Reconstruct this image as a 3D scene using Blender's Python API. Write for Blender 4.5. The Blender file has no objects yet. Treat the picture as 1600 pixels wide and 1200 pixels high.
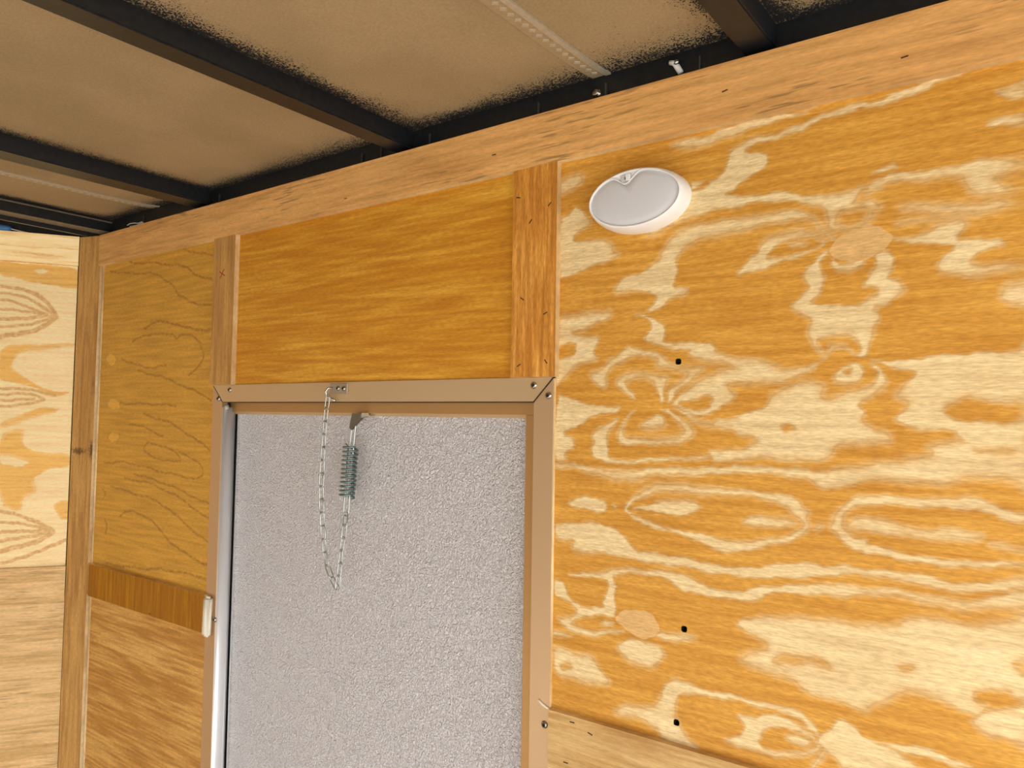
import bpy, bmesh, math, random
import numpy as np
from mathutils import Vector, Matrix

random.seed(7)
rng = np.random.default_rng(7)
scene = bpy.context.scene
COL = scene.collection

# ------------------------------------------------------------------ camera
CAM_POS = Vector((0.0, -1.02, 1.70))
YAW, PITCH, ROLL, FPX = 0.637383703, 0.0458067059, 0.0154804237, 1175.81
cy_, sy_ = math.cos(YAW), math.sin(YAW)
fw = Vector((-sy_, cy_, 0)); rt = Vector((cy_, sy_, 0)); up = Vector((0, 0, 1))
fw2 = fw * math.cos(PITCH) + up * math.sin(PITCH)
up2 = up * math.cos(PITCH) - fw * math.sin(PITCH)
rt2 = rt * math.cos(ROLL) + up2 * math.sin(ROLL)
up3 = up2 * math.cos(ROLL) - rt * math.sin(ROLL)
cam_data = bpy.data.cameras.new('camera')
cam = bpy.data.objects.new('camera', cam_data)
COL.objects.link(cam)
M = Matrix((rt2, up3, -fw2)).transposed().to_4x4()
M.translation = CAM_POS
cam.matrix_world = M
cam_data.sensor_fit = 'HORIZONTAL'
cam_data.sensor_width = 36.0
cam_data.lens = FPX / 1600.0 * 36.0
cam_data.clip_start = 0.02
scene.camera = cam

# ------------------------------------------------------------------ daylight
SKY = (0.86, 0.93, 1.0)
SKY_STRENGTH = 3.4
world = bpy.data.worlds.new('daylight')
scene.world = world
world.use_nodes = True
bg = world.node_tree.nodes['Background']
bg.inputs[0].default_value = (*SKY, 1)
bg.inputs[1].default_value = SKY_STRENGTH
sun_d = bpy.data.lights.new('sun', 'SUN')
sun_d.energy = 14.0
sun_d.angle = math.radians(1.0)
sun_d.color = (1.0, 0.995, 0.98)
sun = bpy.data.objects.new('sun', sun_d)
COL.objects.link(sun)
# low sun shining in through the open rear of the trailer, onto the floor and the far side wall
SUN_DIR = Vector((-0.86, -0.36, -0.36))
sun.rotation_euler = SUN_DIR.to_track_quat('-Z', 'Y').to_euler()

scene.view_settings.view_transform = 'Standard'
scene.view_settings.look = 'None'
scene.view_settings.gamma = 1.0
scene.view_settings.use_curve_mapping = False
scene.view_settings.exposure = 0.30

# ------------------------------------------------------------------ helpers
def lin(r, g, b):
    def c(v):
        v /= 255.0
        return v / 12.92 if v <= 0.04045 else ((v + 0.055) / 1.055) ** 2.4
    return (c(r), c(g), c(b), 1.0)

def link(o, parent=None):
    COL.objects.link(o)
    if parent is not None:
        o.parent = parent
    return o

def tag(o, label=None, cat=None, group=None, kind=None):
    if label: o['label'] = label
    if cat: o['category'] = cat
    if group: o['group'] = group
    if kind: o['kind'] = kind
    return o

def empty(name, loc=(0, 0, 0)):
    o = bpy.data.objects.new(name, None)
    o.empty_display_size = 0.05
    o.location = loc
    return link(o)

def mesh_obj(name, verts, faces, mats, parent=None, smooth=False, matrix=None, midx=None):
    me = bpy.data.meshes.new(name)
    me.from_pydata([tuple(v) for v in verts], [], [tuple(f) for f in faces])
    for m in (mats if isinstance(mats, (list, tuple)) else [mats]):
        me.materials.append(m)
    if midx is not None:
        me.polygons.foreach_set('material_index', midx)
    if smooth:
        me.polygons.foreach_set('use_smooth', [True] * len(me.polygons))
    me.update()
    o = bpy.data.objects.new(name, me)
    link(o, parent)
    if matrix is not None:
        o.matrix_world = matrix
    return o

def bm_obj(name, bm, mats, parent=None, smooth=False, matrix=None):
    me = bpy.data.meshes.new(name)
    bmesh.ops.recalc_face_normals(bm, faces=bm.faces[:])
    bm.to_mesh(me); bm.free()
    for m in (mats if isinstance(mats, (list, tuple)) else [mats]):
        me.materials.append(m)
    if smooth:
        me.polygons.foreach_set('use_smooth', [True] * len(me.polygons))
    o = bpy.data.objects.new(name, me)
    link(o, parent)
    if matrix is not None:
        o.matrix_world = matrix
    return o

def bm_box(bm, x0, x1, y0, y1, z0, z1):
    v = [bm.verts.new(c) for c in ((x0,y0,z0),(x1,y0,z0),(x1,y1,z0),(x0,y1,z0),(x0,y0,z1),(x1,y0,z1),(x1,y1,z1),(x0,y1,z1))]
    fs = []
    for f in ((0,3,2,1),(4,5,6,7),(0,1,5,4),(1,2,6,5),(2,3,7,6),(3,0,4,7)):
        fs.append(bm.faces.new([v[i] for i in f]))
    return fs

def box(name, x0, x1, y0, y1, z0, z1, mats, parent=None, matrix=None, bevel=0.0):
    """box; with two materials the face looking to -y takes the first, the cut edges the second"""
    bm = bmesh.new()
    fs = bm_box(bm, x0, x1, y0, y1, z0, z1)
    two = isinstance(mats, (list, tuple)) and len(mats) > 1
    if two:
        for i, f in enumerate(fs):
            f.material_index = 0 if i in (2, 4) else 1
    if bevel > 0:
        bmesh.ops.bevel(bm, geom=bm.edges[:], offset=bevel, segments=2, profile=0.5, affect='EDGES')
    return bm_obj(name, bm, mats, parent, matrix=matrix)

def tube_pts(pts, r, sides=8, closed=False, cap=True):
    pts = [Vector(p) for p in pts]
    n = len(pts); verts = []; faces = []
    prev = None
    for i, p in enumerate(pts):
        if closed:
            t = pts[(i + 1) % n] - pts[i - 1]
        else:
            t = pts[min(i + 1, n - 1)] - pts[max(i - 1, 0)]
        t.normalize()
        if prev is None:
            a = Vector((0, 0, 1)) if abs(t.z) < 0.9 else Vector((1, 0, 0))
            u = t.cross(a).normalized()
        else:
            u = (prev - t * prev.dot(t)).normalized()
        prev = u
        w = t.cross(u)
        rr = r[i] if isinstance(r, (list, tuple)) else r
        for k in range(sides):
            a = 2 * math.pi * k / sides
            verts.append(p + u * (rr * math.cos(a)) + w * (rr * math.sin(a)))
    m = n if closed else n - 1
    for i in range(m):
        for k in range(sides):
            a = i * sides + k; b = i * sides + (k + 1) % sides
            c = ((i + 1) % n) * sides + (k + 1) % sides; d = ((i + 1) % n) * sides + k
            faces.append((a, b, c, d))
    if cap and not closed:
        faces.append(tuple(range(sides))[::-1])
        faces.append(tuple((n - 1) * sides + k for k in range(sides)))
    return verts, faces

def tube(name, pts, r, mat, parent=None, sides=8, closed=False):
    v, f = tube_pts(pts, r, sides, closed)
    return mesh_obj(name, v, f, mat, parent, smooth=True)

def lathe(name, prof, centre, mat, parent=None, seg=64, smooth=True):
    """profile of (radius, height towards the room) turned about the -y axis at centre"""
    cx, cy, cz = centre
    verts = []; faces = []
    for r, h in prof:
        for k in range(seg):
            a = 2 * math.pi * k / seg
            verts.append((cx + r * math.cos(a), cy - h, cz + r * math.sin(a)))
    for i in range(len(prof) - 1):
        for k in range(seg):
            a = i * seg + k; b = i * seg + (k + 1) % seg
            faces.append((a, b, b + seg, a + seg))
    return mesh_obj(name, verts, faces, mat, parent, smooth=smooth)

def prism(name, outline, y0, y1, mats, parent=None, matrix=None):
    """outline of (x, z) extruded from y0 (front) to y1 (back)"""
    n = len(outline)
    v = [(x, y0, z) for x, z in outline] + [(x, y1, z) for x, z in outline]
    f = [tuple(range(n)), tuple(range(2 * n - 1, n - 1, -1))]
    for i in range(n):
        j = (i + 1) % n
        f.append((i, i + n, j + n, j))
    o = mesh_obj(name, v, f, mats, parent, matrix=matrix)
    bm = bmesh.new(); bm.from_mesh(o.data)
    bmesh.ops.recalc_face_normals(bm, faces=bm.faces[:])
    bm.to_mesh(o.data); bm.free()
    return o

# ------------------------------------------------------------------ materials
class NT:
    def __init__(self, name):
        self.m = bpy.data.materials.new(name)
        self.m.use_nodes = True
        self.t = self.m.node_tree
        self.b = self.t.nodes['Principled BSDF']
    def n(self, typ, **kw):
        nd = self.t.nodes.new(typ)
        for k, v in kw.items():
            setattr(nd, k, v)
        return nd
    def l(self, a, b):
        self.t.links.new(a, b)
    def val(self, x, sock):
        if hasattr(x, 'default_value') or isinstance(x, bpy.types.NodeSocket):
            self.l(x, sock)
        else:
            sock.default_value = x
    def math(self, op, a, b=None, clamp=False):
        nd = self.n('ShaderNodeMath', operation=op, use_clamp=clamp)
        self.val(a, nd.inputs[0])
        if b is not None:
            self.val(b, nd.inputs[1])
        return nd.outputs[0]
    def mapr(self, x, a, b, c=0.0, d=1.0, mode='SMOOTHSTEP'):
        nd = self.n('ShaderNodeMapRange', interpolation_type=mode)
        self.val(x, nd.inputs[0])
        for i, v in enumerate((a, b, c, d)):
            self.val(v, nd.inputs[1 + i])
        return nd.outputs[0]
    def mix(self, f, a, b, blend='MIX'):
        nd = self.n('ShaderNodeMix', data_type='RGBA', blend_type=blend)
        self.val(f, nd.inputs[0]); self.val(a, nd.inputs[6]); self.val(b, nd.inputs[7])
        return nd.outputs[2]
    def coord(self):
        return self.n('ShaderNodeTexCoord').outputs['Object']
    def noise(self, vec, scale3, detail=3.0, rough=0.5, dist=0.0):
        mp = self.n('ShaderNodeMapping')
        mp.inputs['Scale'].default_value = scale3
        self.l(vec, mp.inputs['Vector'])
        nd = self.n('ShaderNodeTexNoise')
        nd.inputs['Scale'].default_value = 1.0
        nd.inputs['Detail'].default_value = detail
        nd.inputs['Roughness'].default_value = rough
        nd.inputs['Distortion'].default_value = dist
        self.l(mp.outputs[0], nd.inputs['Vector'])
        return nd.outputs[0]
    def attr(self, name):
        nd = self.n('ShaderNodeAttribute', attribute_name=name)
        return nd.outputs['Fac']
    def bump(self, h, strength, dist):
        nd = self.n('ShaderNodeBump')
        nd.inputs['Strength'].default_value = strength
        nd.inputs['Distance'].default_value = dist
        self.l(h, nd.inputs['Height'])
        self.l(nd.outputs[0], self.b.inputs['Normal'])
    def fin(self, color, rough=0.6, metal=0.0, spec=0.35):
        self.val(color, self.b.inputs['Base Color'])
        self.val(rough, self.b.inputs['Roughness'])
        self.b.inputs['Metallic'].default_value = metal
        self.b.inputs['Specular IOR Level'].default_value = spec
        return self.m

def flat(name, rgb, rough=0.5, metal=0.0, spec=0.4, grain=0.0, scale=120.0):
    t = NT(name)
    c = lin(*rgb)
    if grain > 0:
        n = t.noise(t.coord(), (scale, scale, scale), 4.0)
        k = t.mapr(n, 0.3, 0.7, 1 - grain, 1 + grain, 'LINEAR')
        cc = t.n('ShaderNodeCombineColor')
        for i in range(3):
            t.l(k, cc.inputs[i])
        c = t.mix(1.0, c, cc.outputs[0], 'MULTIPLY')
    return t.fin(c, rough, metal, spec)

# colour trims found by matching each board against the photograph (linear factors for dark, light wood)
GAIN = {
    'pine_plywood_bold': ((1.168, 1.211, 1.092), (1.008, 1.042, 1.119)),
    'plywood_orange': ((1.232, 1.197, 0.52), (1.232, 1.197, 0.52)),
    'birch_plywood_tan': ((1.204, 1.116, 0.538), (1.204, 1.116, 0.538)),
    'trim_tan_upright': ((0.991, 0.878, 0.551), (0.991, 0.878, 0.551)),
    'trim_tan_level': ((1.27, 1.096, 0.79), (1.27, 1.096, 0.79)),
    'pine_plywood_pale': ((1.529, 1.51, 1.306), (1.312, 1.361, 1.476)),
    'plywood_dark_band': ((0.709, 0.604, 0.018), (0.709, 0.604, 0.018)),
    'plywood_tan_orange': ((1.038, 1.02, 0.716), (1.038, 1.02, 0.716)),
    'trim_orange_upright': ((1.118, 0.924, 0.573), (1.118, 0.924, 0.573)),
    'trim_pale_level': ((0.745, 0.689, 0.564), (0.745, 0.689, 0.564)),
    'trim_nose_pale': ((1.6, 1.711, 1.728), (1.6, 1.711, 1.728)),
}
def gain(c, g):
    return (c[0] * g[0], c[1] * g[1], c[2] * g[2], 1.0)

def wood(name, dark, light, grain='X', attrs=False, lo=0.40, hi=0.66, fine=0.16, med=0.10,
         line=(120, 70, 20), plug=(214, 160, 95), edge_noise=0.008, soft=0.003, fleck=0.0, rough=0.55, dark2=None, line_lo=0.15, line_hi=0.85, stains=()):
    t = NT(name)
    co = t.coord()
    sc = (lambda al, ac: (al, al, ac)) if grain == 'X' else (lambda al, ac: (ac, al, al))
    nf = t.noise(co, sc(75, 460), 2.0, 0.6)
    nm = t.noise(co, sc(7, 110), 3.0)
    nl = t.noise(co, sc(2.2, 16), 3.0, 0.55, 0.4)
    gd, gl = GAIN.get(name, ((1, 1, 1), (1, 1, 1)))
    base_d = gain(lin(*dark), gd); base_l = gain(lin(*light), gl)
    d = t.mix(t.mapr(nm, 0.32, 0.68, mode='LINEAR'), gain(lin(*(dark2 or tuple(v * 0.93 for v in dark))), gd), base_d)
    if attrs:
        nb = t.noise(co, sc(40, 260), 2.0)
        s = t.math('ADD', t.attr('sap'), t.math('MULTIPLY', t.math('SUBTRACT', nb, 0.5), edge_noise))
        wv = t.mapr(nl, 0.42, 0.66, soft, soft * 4.0)
        f = t.mapr(s, t.math('MULTIPLY', wv, -1.0), wv)
        f = t.math('MULTIPLY', f, t.mapr(nm, 0.25, 0.6, 0.78, 1.0, 'LINEAR'))
    else:
        f = t.mapr(t.math('ADD', t.math('MULTIPLY', nl, 0.55), t.math('MULTIPLY', nm, 0.45)), lo, hi)
    c = t.mix(f, d, base_l)
    if attrs:
        c = t.mix(t.mapr(t.attr('plug'), -0.001, 0.001), c, lin(*plug))
        # the dark latewood line that closes each ring
        nb2 = t.noise(co, (90, 90, 90), 2.0)
        g = t.mapr(t.attr('line'), -0.001, 0.0034, 1.0, 0.0)
        g = t.math('MULTIPLY', g, t.mapr(nb2, 0.3, 0.6, line_lo, line_hi, 'LINEAR'))
        c = t.mix(g, c, lin(*line))
        r = t.mapr(t.math('ABSOLUTE', t.attr('sap')), 0.0, 0.0028, 0.20, 0.0)
        c = t.mix(r, c, lin(*line))
    for n, a in ((nf, fine), (nm, med)):
        k = t.mapr(n, 0.3, 0.7, 1 - a, 1 + a, 'LINEAR')
        cc = t.n('ShaderNodeCombineColor')
        t.l(k, cc.inputs[0])
        t.l(t.math('POWER', k, 1.15), cc.inputs[1])
        t.l(t.math('POWER', k, 1.35), cc.inputs[2])
        c = t.mix(1.0, c, cc.outputs[0], 'MULTIPLY')
    if fleck > 0:   # short dark pores along the grain
        nk = t.noise(co, sc(16, 240), 1.0)
        nz = t.noise(co, sc(4, 12), 2.0)
        g = t.math('MULTIPLY', t.mapr(nk, 0.56, 0.68), t.mapr(nz, 0.48, 0.62))
        c = t.mix(t.math('MULTIPLY', g, fleck), c, lin(*(v * 0.55 for v in dark)))
    for sx_, sy_, sz_, rx_, rz_ in stains:     # old dark smudges on the board
        mp = t.n('ShaderNodeMapping', vector_type='TEXTURE')
        mp.inputs['Location'].default_value = (sx_, sy_, sz_); mp.inputs['Scale'].default_value = (rx_, 0.05, rz_)
        t.l(co, mp.inputs['Vector'])
        ln = t.n('ShaderNodeVectorMath', operation='LENGTH'); t.l(mp.outputs[0], ln.inputs[0])
        nq = t.noise(co, (170, 170, 170), 3.0)
        g = t.mapr(t.math('ADD', ln.outputs['Value'], t.math('MULTIPLY', t.math('SUBTRACT', nq, 0.5), 1.8)), 0.3, 1.1, 0.75, 0.0)
        c = t.mix(g, c, lin(74, 50, 26))
    t.bump(nf, 0.12, 0.0008)
    return t.fin(c, rough, 0.0, 0.3)

MAT = {}
MAT['ply_right'] = wood('pine_plywood_bold', (204, 148, 66), (238, 210, 154), 'X', True, line=(160, 108, 46), plug=(228, 184, 120), dark2=(196, 134, 50))
MAT['ply_nose'] = wood('pine_plywood_pale', (222, 176, 102), (240, 212, 156), 'X', True, line=(216, 160, 84), line_lo=0.4, line_hi=0.7, fine=0.10, med=0.06)
MAT['ply_narrow'] = wood('birch_plywood_tan', (202, 156, 88), (218, 174, 110), 'X', True, line=(150, 100, 42), line_hi=0.7, fine=0.12, med=0.07)
MAT['ply_header'] = wood('plywood_orange', (190, 132, 54), (214, 166, 92), 'X', lo=0.40, hi=0.80, fine=0.14, med=0.06, dark2=(184, 122, 46))
MAT['ply_lower'] = wood('plywood_tan_orange', (194, 138, 74), (220, 174, 116), 'X', lo=0.40, hi=0.66, fine=0.16, med=0.08)
MAT['ply_band'] = wood('plywood_dark_band', (200, 138, 54), (214, 160, 84), 'Z', lo=0.46, hi=0.70, fine=0.10, med=0.10)
MAT['trim_x'] = wood('trim_tan_level', (200, 158, 106), (214, 176, 126), 'X', lo=0.36, hi=0.66, fine=0.10, med=0.03, fleck=0.55)
MAT['trim_z'] = wood('trim_tan_upright', (194, 150, 100), (210, 170, 120), 'Z', lo=0.38, hi=0.62, fine=0.14, med=0.07, fleck=0.35)
MAT['trim_corner'] = wood('trim_tan_upright', (194, 150, 100), (210, 170, 120), 'Z', lo=0.38, hi=0.62, fine=0.14, med=0.07, fleck=0.35,
                          stains=((-0.062, 0.0, 1.588, 0.030, 0.012), (-0.015, 0.0, 1.592, 0.012, 0.030)))
MAT['trim_orange'] = wood('trim_orange_upright', (200, 144, 70), (222, 180, 110), 'Z', lo=0.45, hi=0.66, fine=0.18, med=0.14)
MAT['trim_pale'] = wood('trim_pale_level', (228, 180, 116), (244, 212, 156), 'X', lo=0.36, hi=0.60, fine=0.10, med=0.06)
MAT['edge'] = wood('plywood_cut_edge', (222, 184, 128), (246, 226, 180), 'Z', fine=0.10, med=0.05)
MAT['edge_x'] = wood('plywood_cut_edge_level', (214, 172, 116), (240, 214, 164), 'X', fine=0.10, med=0.05)
MAT['floor'] = wood('floor_plywood', (166, 156, 140), (186, 176, 160), 'X')
MAT['white_liner'] = flat('white_wall_liner', (222, 222, 222), 0.5, grain=0.03, scale=20)
MAT['black'] = flat('black_painted_steel', (24, 26, 29), 0.42, 0.0, 0.5, 0.45, 90)
MAT['black_gap'] = flat('black_rubber', (14, 14, 15), 0.6)
MAT['steel_grey'] = flat('bare_weld_steel', (92, 92, 90), 0.4, 0.6)
MAT['white'] = flat('white_plastic', (244, 242, 240), 0.32, 0.0, 0.5)
MAT['foam'] = flat('white_foam', (247, 240, 222), 0.8, grain=0.04, scale=300)
MAT['blue'] = flat('blue_vinyl', (70, 128, 190), 0.4)
MAT['zinc'] = flat('zinc_steel', (196, 202, 200), 0.24, 1.0)
MAT['zinc_dark'] = flat('zinc_spring_steel', (126, 150, 152), 0.28, 1.0)
MAT['bracket'] = flat('dull_steel_clip', (128, 118, 104), 0.38, 0.9)
MAT['bracket_light'] = flat('galvanised_bracket', (186, 172, 150), 0.34, 0.85)
MAT['screw'] = flat('screw_steel', (176, 170, 160), 0.26, 1.0)
MAT['screw_hole'] = flat('screw_recess', (30, 26, 22), 0.6)
MAT['red'] = flat('red_pencil', (168, 52, 34), 0.8)
MAT['staple'] = flat('dark_staple', (74, 50, 30), 0.5, 0.3)
MAT['hole'] = flat('hole_dark', (24, 18, 12), 0.9)
MAT['ground'] = flat('concrete', (176, 172, 164), 0.9, grain=0.08, scale=9)
MAT['skin'] = flat('aluminium_skin', (206, 206, 206), 0.5, 0.2)
MAT['lens'] = flat('frosted_lens', (216, 216, 220), 0.42, 0.0, 0.4)

def aluminium(name, rgb, rough, axis, metal=1.0):
    t = NT(name)
    co = t.coord()
    n = t.noise(co, (4, 4, 900) if axis == 'X' else (900, 4, 4), 2.0)
    r = t.mapr(n, 0.3, 0.7, rough - 0.06, rough + 0.06, 'LINEAR')
    t.bump(n, 0.05, 0.0004)
    return t.fin(lin(*rgb), r, metal, 0.5)
MAT['alu_x'] = aluminium('brushed_aluminium_level', (212, 182, 140), 0.42, 'X', 0.6)
MAT['alu_z'] = aluminium('brushed_aluminium_upright', (204, 170, 130), 0.42, 'Z', 0.6)
MAT['alu_stop'] = aluminium('bronze_tinted_stop', (190, 146, 90), 0.42, 'X', 0.6)
MAT['alu_jamb'] = aluminium('satin_aluminium_jamb', (240, 240, 242), 0.34, 'Z', 0.55)
MAT['alu_bright'] = aluminium('bright_aluminium', (236, 236, 236), 0.2, 'Z')

def door_skin():
    t = NT('pebbled_white_door_skin')
    co = t.coord()
    a = t.noise(co, (260, 260, 230), 1.0, 0.5, 0.8)
    t.bump(a, 1.0, 0.010)
    return t.fin(lin(234, 231, 234), 0.42, 0.0, 0.45)
MAT['door'] = door_skin()

def ceiling_mat():
    t = NT('ceiling_sheet')
    co = t.coord()
    a = t.noise(co, (260, 260, 260), 3.0)
    b = t.noise(co, (5, 5, 5), 3.0)
    c = t.mix(t.mapr(b, 0.35, 0.65), lin(160, 139, 104), lin(170, 147, 112))
    k = t.mapr(a, 0.3, 0.7, 0.9, 1.1, 'LINEAR')
    cc = t.n('ShaderNodeCombineColor')
    for i in range(3):
        t.l(k, cc.inputs[i])
    c = t.mix(1.0, c, cc.outputs[0], 'MULTIPLY')
    t.bump(a, 0.25, 0.0015)
    return t.fin(c, 0.8, 0.0, 0.2)
MAT['ceiling'] = ceiling_mat()
MAT['seam'] = flat('galvanised_seam', (190, 180, 160), 0.5, 0.3, grain=0.08)
MAT['seam_tan'] = flat('seam_tan', (172, 152, 118), 0.6, 0.1, grain=0.08)
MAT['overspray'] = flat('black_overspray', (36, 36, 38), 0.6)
MAT['dusty'] = flat('dusty_steel', (126, 112, 92), 0.6, 0.1, grain=0.2)
MAT['trim_nose'] = wood('trim_nose_pale', (232, 190, 128), (246, 216, 164), 'X', lo=0.34, hi=0.58, fine=0.10, med=0.05)
MAT['ply_nose_low'] = wood('plywood_nose_low', (226, 182, 118), (238, 200, 142), 'X', lo=0.36, hi=0.60, fine=0.12, med=0.10, fleck=0.45)

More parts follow.
